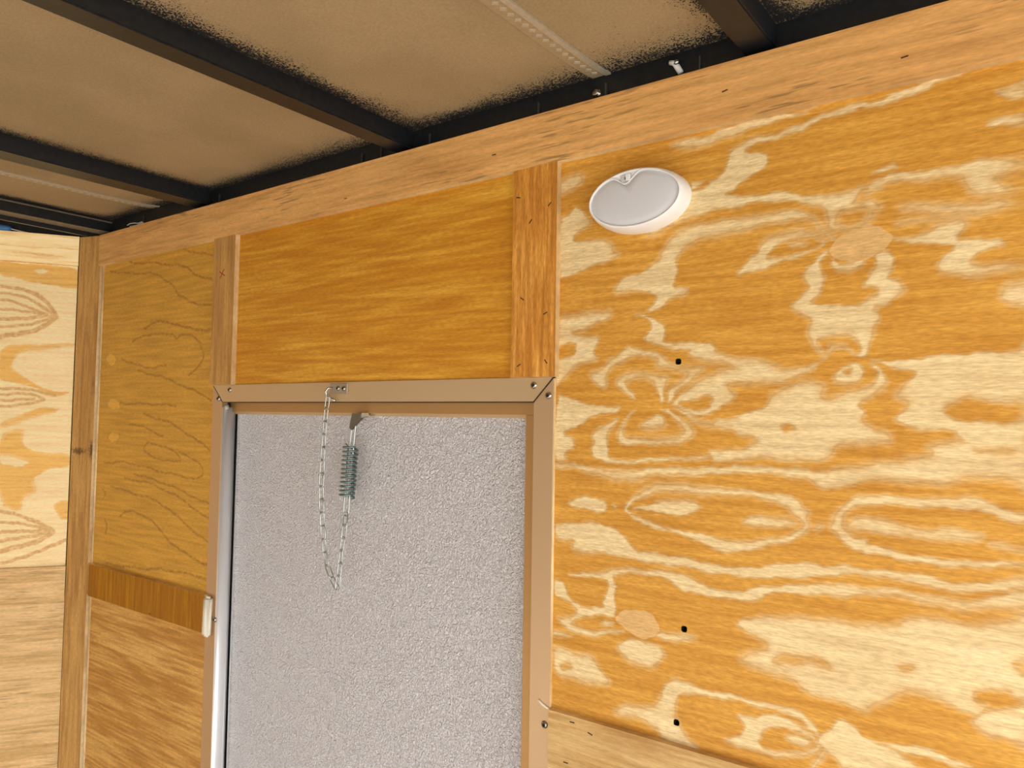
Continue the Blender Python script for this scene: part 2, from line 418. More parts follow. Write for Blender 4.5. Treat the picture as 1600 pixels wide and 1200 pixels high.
# ------------------------------------------------------------------ grain figures
# Ring outlines on the plywood sheets in tenths of a millimetre along / up the sheet.
# L pale earlywood, D darker latewood, Q inset plug, W<half width> latewood line.
RIGHT='L -4774 21112 -4079 21129 -3823 21170 -3134 21183 -2530 21172 -2887 21126 -3170 21099 -3444 21058 -3689 21035 -4078 21016 -4419 20981\nL -807 21201 -888 21182 -1012 21150 -1150 21154 -1264 21109 -1539 21062 -1734 21008 -1917 20992 -2042 20996 -1967 20989 -2125 20845 -1973 19887 -2048 19905 -1893 19938 -1741 19996 -1592 20003 -1374 19997 -1161 20000 -942 19984 -915 19899 -890 19783 -797 19704 -627 19660 -311 19623 -303 20187 -305 20034 -753 20091 -968 20100 -1161 20089 -1416 20104 -1816 20077 -2047 19973 -2145 19864 -2209 19823 -1989 19754 -1975 19598 -2037 19556 -2147 19503 -2355 19498 -2428 19517 -2485 19568 -2518 19679 -2534 19839 -2684 19890 -2872 19947 -3135 19980 -3443 20020 -3687 20021 -3879 20023 -4075 20034 -4215 19988 -4356 19931 -4563 19922 -4753 19859 -4903 19810 -5078 19813 -4904 19991 -4379 20307 -4338 20359 -4216 20406 -4146 20446 -4359 20490 -4359 20402 -4317 20316 -4076 20401 -4076 20430 -3919 20498 -3822 20595 -3842 20714 -3784 20817 -3650 20866 -3500 20910 -3315 20908 -3135 20925 -2957 20978 -2784 21012 -2614 21054 -2447 21068 -2284 21083 -1966 21068 -2041 21065 -1840 21068 -1703 21119 -1539 21163 -1320 21198 -1011 21199\nD -3612 20773 -3518 20716 -3315 20657 -3270 20565 -3261 20489 -3462 20396 -3593 20344 -3744 20258 -3870 20241 -3725 20207 -3659 20149 -3444 20104 -3171 20095 -2959 20078 -2786 20022 -2533 19989 -2288 19983 -2129 19982 -1973 19998 -1954 20034 -1816 20077 -1591 20095 -1416 20104 -1161 20089 -968 20100 -753 20091 -623 20058 -494 20071 -305 20073 -290 21170 -807 21201 -888 21182 -1012 21150 -1150 21154 -1264 21109 -1539 21062 -1734 21008 -1917 20992 -2042 20996 -2076 21008 -2188 20973 -2349 20993 -2530 20990 -2716 20960 -2853 20909 -3028 20893 -3188 20853 -3315 20824 -3463 20817\nD -645 19827 -612 19860 -496 19886 -307 19905 -310 19676 -562 19750 -574 19791\nD -2419 19699 -2354 19759 -2193 19760 -2036 19744 -1982 19701 -2053 19576 -2163 19523 -2290 19515 -2403 19574 -2428 19630\nL -4074 19832 -3878 19861 -3499 19824 -3279 19819 -3029 19827 -2855 19809 -2719 19744 -2635 19643 -2535 19540 -2404 19435 -2412 19393 -2519 19468 -2618 19605 -2702 19715 -2890 19698 -3135 19697 -3315 19704 -3592 19688 -3820 19672 -4074 19659 -4213 19619 -4395 19545 -4519 19443 -4601 19315 -4538 19229 -4642 19082 -4683 18988 -4433 18906 -4433 18838 -4661 18828 -4788 18720 -4981 18635 -5046 18660 -4938 18771 -4917 18870 -5027 18949 -5226 18967 -5429 18955 -5637 18962 -5546 19130 -5431 19181 -5251 19214 -5117 19271 -4943 19333 -4814 19438 -4836 19481 -4729 19587 -4624 19693 -4562 19764 -4356 19794 -4214 19832\nL -6675 20293 -6432 20345 -6332 20416 -6206 20310 -6055 20073 -6227 20033 -6351 19964 -6324 19863 -6052 19817 -5811 19807 -5645 19702 -5644 19597 -5503 19519 -5642 19472 -5854 19433 -6096 19417 -6317 19355 -6493 19319 -6660 19303\nL -6668 20690 -6437 20695 -6163 20821 -6314 20935 -6516 20906 -6670 20845\nL -3714 19071 -3573 19178 -3443 19293 -3351 19337 -3315 19443 -3189 19500 -3029 19524 -2856 19537 -2719 19500 -2585 19438 -2506 19384 -2536 19309 -2636 19251 -2788 19198 -3030 19145 -3261 19107 -3498 19077\nD -3252 19252 -3153 19331 -3065 19411 -2890 19452 -2686 19443 -2569 19410 -2536 19361 -2619 19293 -2754 19247 -2925 19214 -3100 19198 -3225 19212\nL -2977 19364 -2890 19380 -2703 19347 -2822 19327 -2960 19335\nL -2470 19274 -2446 19228 -2503 19165 -2553 19092 -2586 19016 -2545 18942 -2537 18854 -2571 18752 -2621 18704 -2621 18669 -2688 18622 -2738 18573 -2588 18527 -2375 18519 -2199 18522 -2058 18553 -2055 18570 -1993 18599 -1916 18609 -1893 18674 -1931 18719 -2054 18739 -2054 18807 -1961 18899 -1891 18976 -1876 19041 -1905 19129 -1822 19152 -1747 19110 -1673 19018 -1688 18921 -1801 18824 -1719 18774 -1646 18701 -1602 18631 -1691 18590 -1781 18514 -1856 18479 -1994 18464 -1902 18390 -1857 18320 -1934 18242 -1950 18109 -1966 17993 -2013 17878 -2059 17846 -2078 17846 -2109 17839 -2297 17974 -2532 17846 -2557 17795 -2623 17762 -2724 17739 -2876 17717 -3031 17701 -3154 17758 -3261 17816 -3442 17867 -3683 17876 -3912 17912 -4028 17963 -3970 17989 -4029 18039 -4068 18078 -4068 18090 -4348 18137 -4553 18135 -4784 18182 -4784 18241 -4743 18337 -4786 18458 -4915 18526 -5112 18600 -5245 18589 -5112 18550 -4980 18491 -4957 18390 -5044 18295 -5097 18177 -4891 18132 -4678 18069 -4368 18036 -4428 17961 -4306 17899 -4067 17840 -4067 17842 -3873 17807 -3730 17738 -3834 17704 -4066 17634 -4244 17563 -4385 17470 -4507 17374 -4672 17259 -4568 17239 -4465 17163 -4262 17107 -4065 17107 -3871 17201 -3701 17294 -3691 17340 -3776 17405 -3834 17489 -3682 17534 -3442 17557 -3172 17562 -2962 17602 -2791 17651 -2657 17718 -2541 17818 -2532 17837 -2623 17919 -2656 18042 -2722 18203 -2672 18288 -2705 18342 -2790 18401 -2875 18451 -2961 18537 -2892 18603 -2789 18719 -2721 18784 -2805 18916 -2771 19001 -2636 19092 -2553 19188\nD -4568 17268 -4364 17326 -4065 17362 -4065 17361 -3978 17304 -4026 17229 -4065 17191 -4263 17173 -4465 17201\nQ -2412 19372 -2291 19442 -2132 19481 -2050 19538 -1911 19450 -1760 19362 -1701 19279 -1746 19210 -1822 19152 -1913 19113 -2052 19061 -2134 19070 -2292 19123 -2389 19169 -2454 19255\nL -2446 19054 -2405 19119 -2373 19150 -2333 19084 -2245 19049 -2134 19079 -2024 19092 -2009 19039 -2103 18982 -2229 18961 -2357 18992\nL -2057 18807 -1979 18842 -2023 18770 -2054 18739 -2042 18755\nD -2606 18020 -2573 18080 -2458 18126 -2297 18143 -2170 18119 -2108 18057 -2061 17987 -2093 17904 -2163 17856 -2179 17942 -2249 18004 -2361 18018 -2442 17987 -2475 17902 -2524 17844 -2557 17888\nD -2459 17884 -2394 17959 -2265 17971 -2202 17926 -2187 17857 -2298 17870 -2426 17840\nL -4064 17003 -3757 17026 -3496 17121 -3261 17212 -3190 17374 -3032 17479 -2825 17529 -2691 17527 -2558 17465 -2575 17335 -2526 17292 -2396 17292 -2236 17393 -2064 17459 -2061 17467 -1984 17499 -1907 17598 -1922 17673 -2029 17776 -1937 17765 -1862 17663 -1817 17563 -1878 17473 -1969 17391 -2062 17316 -2112 17216 -2020 17150 -2082 17066 -2033 16983 -1762 16906 -1740 16825 -1912 16788 -2065 16733 -2303 16739 -2439 16687 -2464 16583 -2578 16527 -2794 16535 -3033 16516 -3315 16521 -3532 16484 -3774 16446 -4062 16460\nD -4064 16947 -3909 16894 -3738 16879 -3681 16807 -3496 16794 -3405 16742 -3496 16685 -3625 16599 -3870 16589 -4063 16621 -4361 16610 -4464 16913 -4262 16993\nD -3111 16973 -2963 17002 -2878 16951 -2963 16914 -3032 16886 -3067 16921\nD -2674 17562 -2541 17654 -2492 17748 -2378 17813 -2266 17826 -2298 17776 -2411 17677 -2444 17592 -2460 17506 -2542 17473 -2624 17509\nL -2436 17592 -2363 17676 -2251 17766 -2140 17771 -2079 17685 -2095 17585 -2204 17519 -2428 17506\nD -2331 17658 -2251 17715 -2203 17697 -2235 17638 -2299 17631\nL -2013 17826 -1756 17800 -1407 17780 -1321 17809 -1127 17810 -978 17828 -844 17854 -649 17861 -335 17819 -354 16347 -539 16402 -666 16417 -860 16398 -1033 16372 -1169 16325 -1279 16310 -1405 16326 -1576 16332 -2068 16302 -2148 16230 -2274 16180 -2497 16174 -2595 16184 -2644 16267 -2794 16310 -3173 16314 -3441 16290 -3680 16286 -4062 16283 -4160 16259 -4666 16211 -4962 16194 -5114 16146 -5312 16125 -5653 16135 -6007 16166 -6374 16230 -6690 16224 -6691 16299 -6251 16278 -5888 16234 -5539 16242 -5093 16266 -4667 16317 -4259 16348 -4062 16376 -3680 16377 -3441 16380 -3173 16394 -2896 16434 -2794 16405 -2628 16379 -2464 16388 -2304 16422 -2067 16459 -1914 16500 -1839 16536 -1618 16579 -1402 16628 -1276 16681 -1345 16749 -1137 16772 -961 16817 -1041 16861 -1034 16923 -1246 16934 -1442 16962 -1716 17070 -1628 17153 -1555 17234 -1597 17315 -1729 17373 -1669 17462 -1538 17557 -1494 17621 -1522 17638 -1756 17718 -1906 17797\nD -1188 17156 -1244 17155 -1133 17235 -983 17329 -785 17297 -592 17281 -342 17251 -344 17117 -531 17048 -788 17028 -986 17033 -1134 17078\nD -870 16704 -726 16702 -560 16753 -460 16742 -561 16663 -714 16680\nL -6662 18601 -6408 18649 -6038 18697 -5657 18659 -5633 18585 -5844 18547 -6060 18477 -6330 18408 -6404 18358 -5937 18312 -5900 18258 -6006 18095 -5909 17987 -6077 17930 -6273 17872 -6445 17685 -6545 17601 -6671 17495\nD -6630 18186 -6402 18230 -6302 18193 -6325 18045 -6525 17966 -6664 17906\nL -5832 17527 -6001 17676 -5954 17758 -5812 17796 -5696 17917 -5511 18013 -5421 18091 -5240 18053 -4976 18032 -4825 17947 -4697 17844 -4551 17801 -4346 17766 -4175 17742 -4305 17641 -4467 17528 -4569 17414 -4610 17317 -4714 17259 -4674 17434 -4549 17549 -4366 17700 -4509 17761 -4718 17806 -4888 17811 -4889 17910 -5019 17964 -5240 17972 -5465 17899 -5671 17813 -5717 17711 -5715 17526\nL -5256 17299 -5414 17420 -5529 17523 -5508 17625 -5372 17693 -5193 17679 -4973 17674 -4717 17639 -4737 17493 -4757 17337 -4799 17259 -4842 17337 -4832 17416 -4908 17574 -5060 17636 -5237 17630 -5393 17582 -5347 17480 -5234 17359\nL -5210 17158 -5321 17097 -5433 16995 -5455 16894 -5431 16773 -5273 16717 -5009 16705 -4753 16713 -4566 16776 -4463 16875 -4546 16989 -4714 17122 -4841 17160 -4672 17181 -4505 17047 -4362 16915 -4361 16801 -4503 16701 -4669 16648 -4966 16638 -5228 16629 -5452 16652 -5544 16730 -5500 16893 -5456 17015 -5321 17118\nL -5208 16919 -5012 17021 -4840 17082 -4776 17005 -4797 16926 -4924 16865 -5120 16881\nL -6670 17409 -6440 17322 -6141 17248 -5782 17227 -5458 17208 -5594 17136 -5946 17092 -6090 17028 -6137 16923 -6308 16856 -6483 16810 -6456 16726 -6281 16688 -6280 16562 -6502 16427 -6426 16345 -6692 16333\nL -5594 17054 -5708 16951 -5943 16843 -5978 16739 -5893 16658 -5964 16553 -5962 16428 -5938 16396 -5540 16353 -5050 16367 -4667 16404 -4360 16456 -4062 16498 -4063 16554 -4461 16481 -4878 16433 -5405 16400 -5656 16419 -5680 16481 -5658 16604 -5729 16725 -5707 16848 -5547 16994\nL -4672 17229 -4465 17153 -4262 17050 -4064 16977 -4064 16940 -4302 17021 -4506 17124\nL -6416 15679 -6244 15756 -6050 15781 -5789 15759 -5695 15696 -5717 15592 -5880 15558 -6120 15599 -6292 15627\nL -5625 15687 -5568 15722 -5506 15697 -5568 15655\nL -5420 15698 -5310 15846 -5134 15958 -4918 16031 -4665 16077 -4061 16097 -3773 16070 -3495 16053 -3226 16045 -2930 16049 -2829 16013 -2812 15945 -2728 15883 -2795 15808 -2754 15709 -2762 15639 -2897 15488 -3138 15374 -3314 15310 -3586 15234 -3866 15229 -4058 15253 -4255 15324 -4496 15355 -4702 15401 -4999 15439 -5218 15536 -5352 15624\nD -5364 15692 -5265 15790 -5046 15914 -4664 15980 -4061 16004 -3773 16006 -3495 15981 -3226 15965 -3103 15931 -2982 15879 -2965 15811 -2812 15738 -2829 15650 -2931 15553 -3103 15466 -3404 15389 -3678 15350 -3810 15390 -4059 15419 -4456 15416 -4661 15415 -4871 15490 -5087 15548 -5263 15611\nL -5330 15685 -4981 15773 -4560 15854 -4297 15855 -4217 15796 -4396 15668 -4579 15613 -4788 15633 -5001 15683\nL -3660 15642 -3550 15697 -3279 15713 -3068 15723 -2897 15695 -3068 15627 -3243 15592 -3495 15585\nL -2696 15680 -2629 15721 -2580 15691 -2630 15652\nL -2499 15682 -2434 15773 -2338 15916 -2227 16008 -2069 16087 -1767 16125 -1477 16139 -1198 16144 -929 16148 -734 16095 -544 16043 -359 16015 -360 15890 -545 15917 -735 15989 -891 16006 -1063 16030 -1254 16045 -1478 16043 -1768 16020 -1993 15985 -2228 15925 -2307 15818 -2355 15713 -2308 15651 -2229 15575 -2075 15542 -2072 15493 -1772 15462 -1483 15433 -1287 15456 -1069 15436 -806 15438 -366 15479 -366 15428 -806 15378 -1070 15375 -1343 15371 -1627 15360 -1846 15373 -2073 15378 -2091 15393 -2246 15441 -2371 15544 -2459 15652\nL -2307 15709 -2182 15779 -2070 15814 -1873 15824 -1740 15804 -1580 15763 -1368 15761 -1174 15795 -1039 15793 -906 15761 -776 15736 -907 15669 -1067 15667 -1257 15678 -1481 15670 -1697 15656 -2071 15641 -2151 15666\nL -752 15618 -662 15636 -364 15618 -364 15581 -574 15586\nL -6676 15340 -6362 15369 -5879 15395 -5576 15363 -5439 15277 -5303 15152 -5214 15083 -5040 15084 -4826 15051 -4454 15039 -4057 15013 -3771 15031 -3458 15035 -3138 15094 -2932 15155 -2763 15202 -2469 15197 -2309 15234 -2074 15190 -1774 15189 -1456 15231 -1317 15211 -1072 15183 -873 15195 -368 15303 -369 15223 -618 15142 -874 15097 -1072 15098 -1276 15092 -1443 15107 -1557 15123 -1774 15100 -2074 15124 -2342 15113 -2550 15060 -2730 15018 -2898 14961 -3314 14904 -3567 14896 -3790 14938 -4057 14884 -4352 14920 -4762 14905 -5082 14942 -5257 14960 -5710 14946 -6087 14932 -6307 14958 -6357 15036 -6309 15103 -6673 15128\nL -6426 14589 -5988 14627 -5706 14644 -5569 14722 -5389 14796 -5081 14826 -4699 14818 -4452 14794 -4292 14722 -4056 14691 -3827 14688 -3585 14732 -3386 14797 -3139 14815 -2966 14857 -2714 14927 -2470 14979 -2310 15001 -2075 14952 -1849 14977 -1586 14976 -1374 14992 -1141 14981 -875 14991 -681 15081 -370 15157 -372 14996 -1008 14902 -1209 14916 -1445 14911 -1703 14911 -2075 14887 -2311 14843 -2534 14835 -2714 14800 -2966 14745 -3173 14748 -3332 14698 -3350 14625 -3494 14603 -3770 14597 -4056 14572 -4251 14551 -4471 14565 -4574 14626 -4719 14710 -4951 14755 -5299 14738 -5478 14675 -5580 14621 -5567 14543 -5510 14471 -5531 14329 -5563 14165 -5747 14136 -5794 14209 -5679 14307 -5635 14473 -5705 14564 -6035 14559\nL -6671 14190 -6469 14178 -6320 14118 -6245 14027 -6293 13937 -6565 13829 -6488 13759 -6314 13706 -6024 13677 -5696 13726 -5380 13852 -5560 13830 -5859 13767 -6193 13769 -6340 13826 -6171 13957 -5792 14020 -5584 13994 -5562 14058 -5543 14359 -5726 14332 -5702 14215 -5793 14120 -6029 14103 -6222 14134 -6395 14210 -6473 14436 -6663 14452\nQ -5584 13994 -5472 14112 -5250 14198 -5033 14223 -4904 14167 -4861 14059 -4829 13950 -4923 13876 -5116 13793 -5291 13809 -5425 13883\nL -5837 13881 -5722 13941 -5584 13925 -5606 13881 -5767 13853\nL -4829 13960 -4652 13963 -4448 13962 -4258 13959 -4447 13878 -4651 13859 -4923 13876\nL -5512 13591 -5335 13743 -5072 13772 -4859 13754 -4753 13660 -4815 13515 -4941 13413 -5199 13399 -5376 13460\nL -6659 13373 -6433 13375 -6212 13356 -5925 13392 -5853 13265 -5759 13165 -5654 13068 -5734 13001 -6086 12975 -6452 12958 -6652 12957\nD -6554 13102 -6381 13179 -6306 13122 -6478 13035\nL -6662 13603 -6412 13637 -6264 13633 -6510 13547 -6661 13530\nL -5525 12644 -5459 12738 -5194 12762 -4958 12837 -4853 12956 -4770 13070 -4750 13169 -4668 13281 -4525 13330 -4325 13318 -4187 13257 -4051 13240 -3767 13286 -3493 13295 -3226 13296 -2968 13305 -2834 13244 -2702 13159 -2573 13042 -2589 13004 -2703 13058 -2834 13176 -2969 13228 -3174 13239 -3439 13238 -3767 13214 -4051 13158 -4245 13189 -4444 13162 -4524 13088 -4604 12939 -4604 12827 -4522 12717 -4400 12563 -4281 12484 -4144 12393 -4440 12424 -4766 12431 -4787 12500 -4892 12568 -5063 12621 -5280 12625 -5480 12606\nL -3674 13032 -3438 13063 -3261 13158 -3105 13178 -2901 13143 -2768 13058 -2638 12992 -2605 12917 -2541 12885 -2638 12809 -2802 12731 -3037 12667 -3279 12644 -3546 12624 -3766 12610 -3887 12631 -3692 12753 -3537 12889 -3601 12970\nD -3314 12954 -3244 12998 -3037 13024 -2835 13025 -2703 12975 -2622 12913 -2638 12859 -2769 12799 -2969 12736 -3174 12715 -3403 12723 -3349 12841\nL -3054 12909 -2935 12965 -2769 12958 -2687 12912 -2736 12858 -2902 12856\nL -3676 14270 -3494 14390 -3139 14406 -2798 14463 -2471 14518 -2077 14511 -1778 14531 -1632 14605 -1461 14697 -1266 14730 -1076 14716 -865 14722 -685 14753 -374 14836 -379 14472 -452 14458 -552 14365 -571 14317 -487 14182 -382 14240 -385 13994 -520 14007 -593 14064 -783 14036 -926 13975 -888 13864 -760 13834 -825 13745 -1020 13728 -1220 13787 -1426 13832 -1639 13784 -1858 13671 -2083 13522 -2086 13489 -2317 13533 -2555 13511 -2800 13522 -2968 13655 -3226 13720 -3493 13735 -3676 13805 -3439 13922 -3226 14016 -3314 14139 -3530 14189\nD -3209 13854 -3070 13951 -2883 13971 -2733 13966 -2570 14007 -2457 13947 -2474 13894 -2586 13887 -2733 13916 -2900 13839 -3105 13823\nD -1694 14063 -1593 14123 -1515 14100 -1579 14040 -1665 14038\nL -386 13922 -633 13849 -889 13714 -929 13630 -827 13551 -637 13527 -391 13547\nL -1935 13127 -1643 13188 -1432 13182 -1226 13146 -896 13118 -1093 13063 -1363 13078 -1644 13094\nL -2605 12950 -2557 13046 -2476 13116 -2428 13243 -2318 13303 -2164 13244 -2085 13184 -1788 13102 -1573 13005 -1434 12936 -2321 12684 -2414 12804 -2509 12844 -2557 12880\nL -2737 12599 -2638 12726 -2541 12852 -2509 12827 -2590 12723 -2671 12617\nL -1708 19280 -1423 19268 -1308 19334 -1223 19435 -1001 19443 -975 19352 -1017 19278 -1031 19216 -816 19196 -764 19165 -505 19139 -317 19152 -318 19077 -570 19078 -765 19040 -899 18962 -833 18892 -702 18854 -509 18871 -321 18865 -322 18797 -573 18786 -768 18775 -901 18773 -1035 18803 -1173 18817 -1207 18885 -1171 19009 -1059 19108 -1032 19160 -1309 19180 -1525 19207 -1701 19254\nL -628 18514 -576 18586 -487 18609 -324 18609 -327 18413 -514 18420 -603 18451\nL -1699 19471 -1378 19474 -1028 19503 -760 19494 -1166 19483 -1596 19472\nL -775 20483 -669 20531 -488 20552 -298 20555 -300 20432 -489 20420 -644 20449\nL -1953 20144 -1815 20195 -1664 20209 -1635 20162 -1815 20128\nL -1698 19637 -1376 19678 -1165 19636 -825 19583 -500 19570 -312 19532 -313 19456 -760 19509 -1166 19556\nL -2048 19811 -1925 19774 -1864 19680 -2049 19691\nL -613 20848 -420 20909 -294 20923 -296 20754 -485 20739'
NOSE='D -2021 21252 -1159 21197 50 21204 73 20596 -537 20598 -1140 20692 -1537 20799 -2003 20808\nL -1152 21013 -957 21098 -714 21025 -910 20917\nW40 -3159 20406 -1991 20491 -1329 20494 -885 20250 -528 19811\nW30 -3151 20228 -1983 20310 -1400 20306 -998 20104 -628 19805\nW30 -3144 20051 -1976 20130 -1509 20093 -1111 19936 -748 19797\nW30 -3132 19776 -1965 19850 -1304 19855 -788 19795\nW40 -3120 19474 -1953 19543 -1296 19649 -747 19774\nW30 -3110 19253 -1944 19317 -1094 19501 -546 19763\nW60 -3099 18988 -1933 19047 -1279 19217 -893 19421 -524 19709\nD -1922 18776 -1071 18907 10 18959 12 18912 -671 18825 -1338 18712 -1599 18429 -1591 18203 -1228 17899 -624 17597 -19 17544 -499 17463 -1023 17677 -1887 17900 -1895 18102\nW30 -3035 17444 -1870 17474 -1212 17491 -774 17365\nW30 -3027 17268 -1863 17295 -1010 17328\nW30 -3020 17092 -1855 17115 -1005 17200 -773 17342\nW30 -3042 17620 -1877 17653 -1020 17587 -499 17463\nD -1827 16525 -1041 16787 -310 17054 -686 17133 -1407 16824 -1832 16650\nD -1820 16358 -1250 16531 -1268 16068 -782 15774 0 15815 -5 15430 -618 15350 -974 15058 -780 14761 -1209 14559 -1229 14142 -1740 14363\nL -1797 15775 -1364 15732 -992 15521 -1352 15439 -1785 15484\nD -428 14247 -285 14413 14 14407 34 13896 -191 13902\nW40 -2819 14225 -1734 14197 -932 13967 -405 13656\nW30 -2806 13900 -1720 13866 -925 13799 -442 13636\nW40 -2794 13615 -1709 13576 -441 13632\nW40 -2784 13372 -1699 13328 -912 13464 -403 13593\nW60 -2772 13087 -1687 13039 -904 13255 -365 13570\nW40 -2758 12763 -1674 12709 -1070 12846 -534 13156 -19 13304'
NARROW='W16 -21765 21013 -20933 20836 -20061 20769 -19392 20678 -18982 20552 -18580 20387 -18340 20240 -18171 19979 -17791 19865 -17492 19741 -16573 19618\nW16 -20690 21122 -19911 21013 -19088 20921 -18147 20755 -17620 20617 -17319 20425 -16575 20225\nW12 -17948 21142 -16610 20814\nW20 -19782 19257 -19299 19376 -18355 19336 -17818 19141 -17093 19058 -16606 19030\nW14 -20346 18899 -19933 19051 -19521 19072 -18954 19020 -18336 19048 -18173 18876 -18031 18991 -17440 18919 -17073 18742\nW13 -20925 18485 -20299 18290 -19294 18175 -18586 18218\nW13 -17521 17928 -17037 18152 -16844 18419 -17068 18663\nW14 -20031 18110 -19040 17981 -18100 17779 -16506 17350\nW12 -20916 17253 -19632 17232 -18829 17233 -18059 17173\nW13 -21658 15595 -20413 15673 -19621 15593 -18502 15498 -16862 15390 -16719 15667 -17155 15898 -17837 16053\nW11 -19288 16230 -19656 16062 -19416 15914 -18814 15824 -17818 15757 -17759 15908 -18404 16144 -19288 16230\nW16 -21265 14978 -20351 14878 -19185 14806 -18228 14616 -17519 14310 -16394 13960\nW13 -20540 15226 -19213 15189 -18114 14997 -17080 14711 -16426 14483\nW13 -19993 15377 -18484 15235 -17432 15046 -16384 14839\nW18 -20704 14210 -20078 14423 -19376 14328 -18692 14086 -18245 13832 -17678 13637 -17004 13501 -16425 13432\nW12 -20334 16719 -19314 16579 -18565 16405\nW14 -19646 16966 -18232 16752 -17187 16405 -16461 16123\nW14 -21659 14580 -21459 14759 -21680 14826\nW20 -21407 13616 -21343 13867 -21526 14014\nW10 -21502 21758 -21412 21769\nW20 -21428 12838 -19807 12925 -17986 13105 -16468 13112\nL -21839 18517 -21573 18665 -21239 18496 -21314 18298 -21539 18260 -21781 18379\nL -21546 16325 -21344 16463 -20961 16402 -20884 16262 -21276 16147 -21408 16205\nL -21687 17253 -21468 17386 -21008 17297 -20902 17077 -21347 17031\nD -21515 20217 -21300 20379 -21198 20235 -21317 20021 -21482 20034'


def seg_dist(px, pz, ax, az, bx, bz):
    dx, dz = bx - ax, bz - az
    q = np.clip(((px - ax) * dx + (pz - az) * dz) / max(dx * dx + dz * dz, 1e-12), 0, 1)
    return np.hypot(px - ax - q * dx, pz - az - q * dz)

def figure(text, X, Z):
    """signed distance fields (m) of the drawn figure at the points X, Z"""
    LIM = 0.03
    X, Z = (X + 0.0026 * np.sin(61 * Z + 9 * X) + 0.0010 * np.sin(173 * Z + 37 * X) + 0.0005 * np.sin(420 * Z - 90 * X),
            Z + 0.0020 * np.sin(47 * X + 13 * Z) + 0.0009 * np.sin(139 * X + 61 * Z) + 0.0005 * np.sin(390 * X - 70 * Z))
    sap = np.full(X.shape, -LIM); plug = np.full(X.shape, -LIM); line = np.full(X.shape, LIM)
    for ln in text.split('\n'):
        tk = ln.split()
        pts = np.array([float(v) for v in tk[1:]]).reshape(-1, 2) * 1e-4
        for _ in range(2 if tk[0][0] == 'W' else 1):          # round the drawn corners
            if tk[0][0] == 'W':
                p_ = np.empty((2 * len(pts) - 2, 2)); p_[0::2] = 0.75 * pts[:-1] + 0.25 * pts[1:]; p_[1::2] = 0.25 * pts[:-1] + 0.75 * pts[1:]
                p_ = np.vstack([pts[:1], p_, pts[-1:]])
            else:
                nx_ = np.roll(pts, -1, 0)
                p_ = np.empty((2 * len(pts), 2)); p_[0::2] = 0.8 * pts + 0.2 * nx_; p_[1::2] = 0.2 * pts + 0.8 * nx_
            pts = p_
        lo = pts.min(0) - LIM; hi = pts.max(0) + LIM
        m = (X >= lo[0]) & (X <= hi[0]) & (Z >= lo[1]) & (Z <= hi[1])
        if not m.any():
            continue
        x = X[m]; z = Z[m]
        n = len(pts); k = tk[0][0]
        d = np.full(x.shape, LIM)
        last = n - 1 if k == 'W' else n
        inside = np.zeros(x.shape, bool)
        for i in range(last):
            a = pts[i]; b = pts[(i + 1) % n]
            d = np.minimum(d, seg_dist(x, z, a[0], a[1], b[0], b[1]))
            if k != 'W':
                cr = ((a[1] > z) != (b[1] > z))
                with np.errstate(divide='ignore', invalid='ignore'):
                    xi = (b[0] - a[0]) * (z - a[1]) / (b[1] - a[1] if b[1] != a[1] else 1e-12) + a[0]
                inside ^= cr & (x < xi)
        s = np.where(inside, d, -d)
        if k == 'L':
            sap[m] = np.maximum(sap[m], s)
        elif k == 'D':
            sap[m] = np.minimum(sap[m], -s)
        elif k == 'Q':
            plug[m] = np.maximum(plug[m], s)
        else:
            line[m] = np.minimum(line[m], d - float(tk[0][1:]) * 1e-4)
    return sap, plug, line

def wavy(X, Z, seed):
    """undrawn remainder of a sheet: broad flame figure"""
    r = np.random.default_rng(seed)
    f = np.zeros(X.shape)
    for i in range(9):
        kx, kz = r.uniform(1, 9), r.uniform(8, 42)
        f += np.sin(kx * X + kz * Z + 1.4 * np.sin(r.uniform(2, 7) * X + r.uniform(0, 6)) + r.uniform(0, 6.28)) / (1 + 0.03 * kz)
    return np.clip(f * 0.006, -0.03, 0.03)

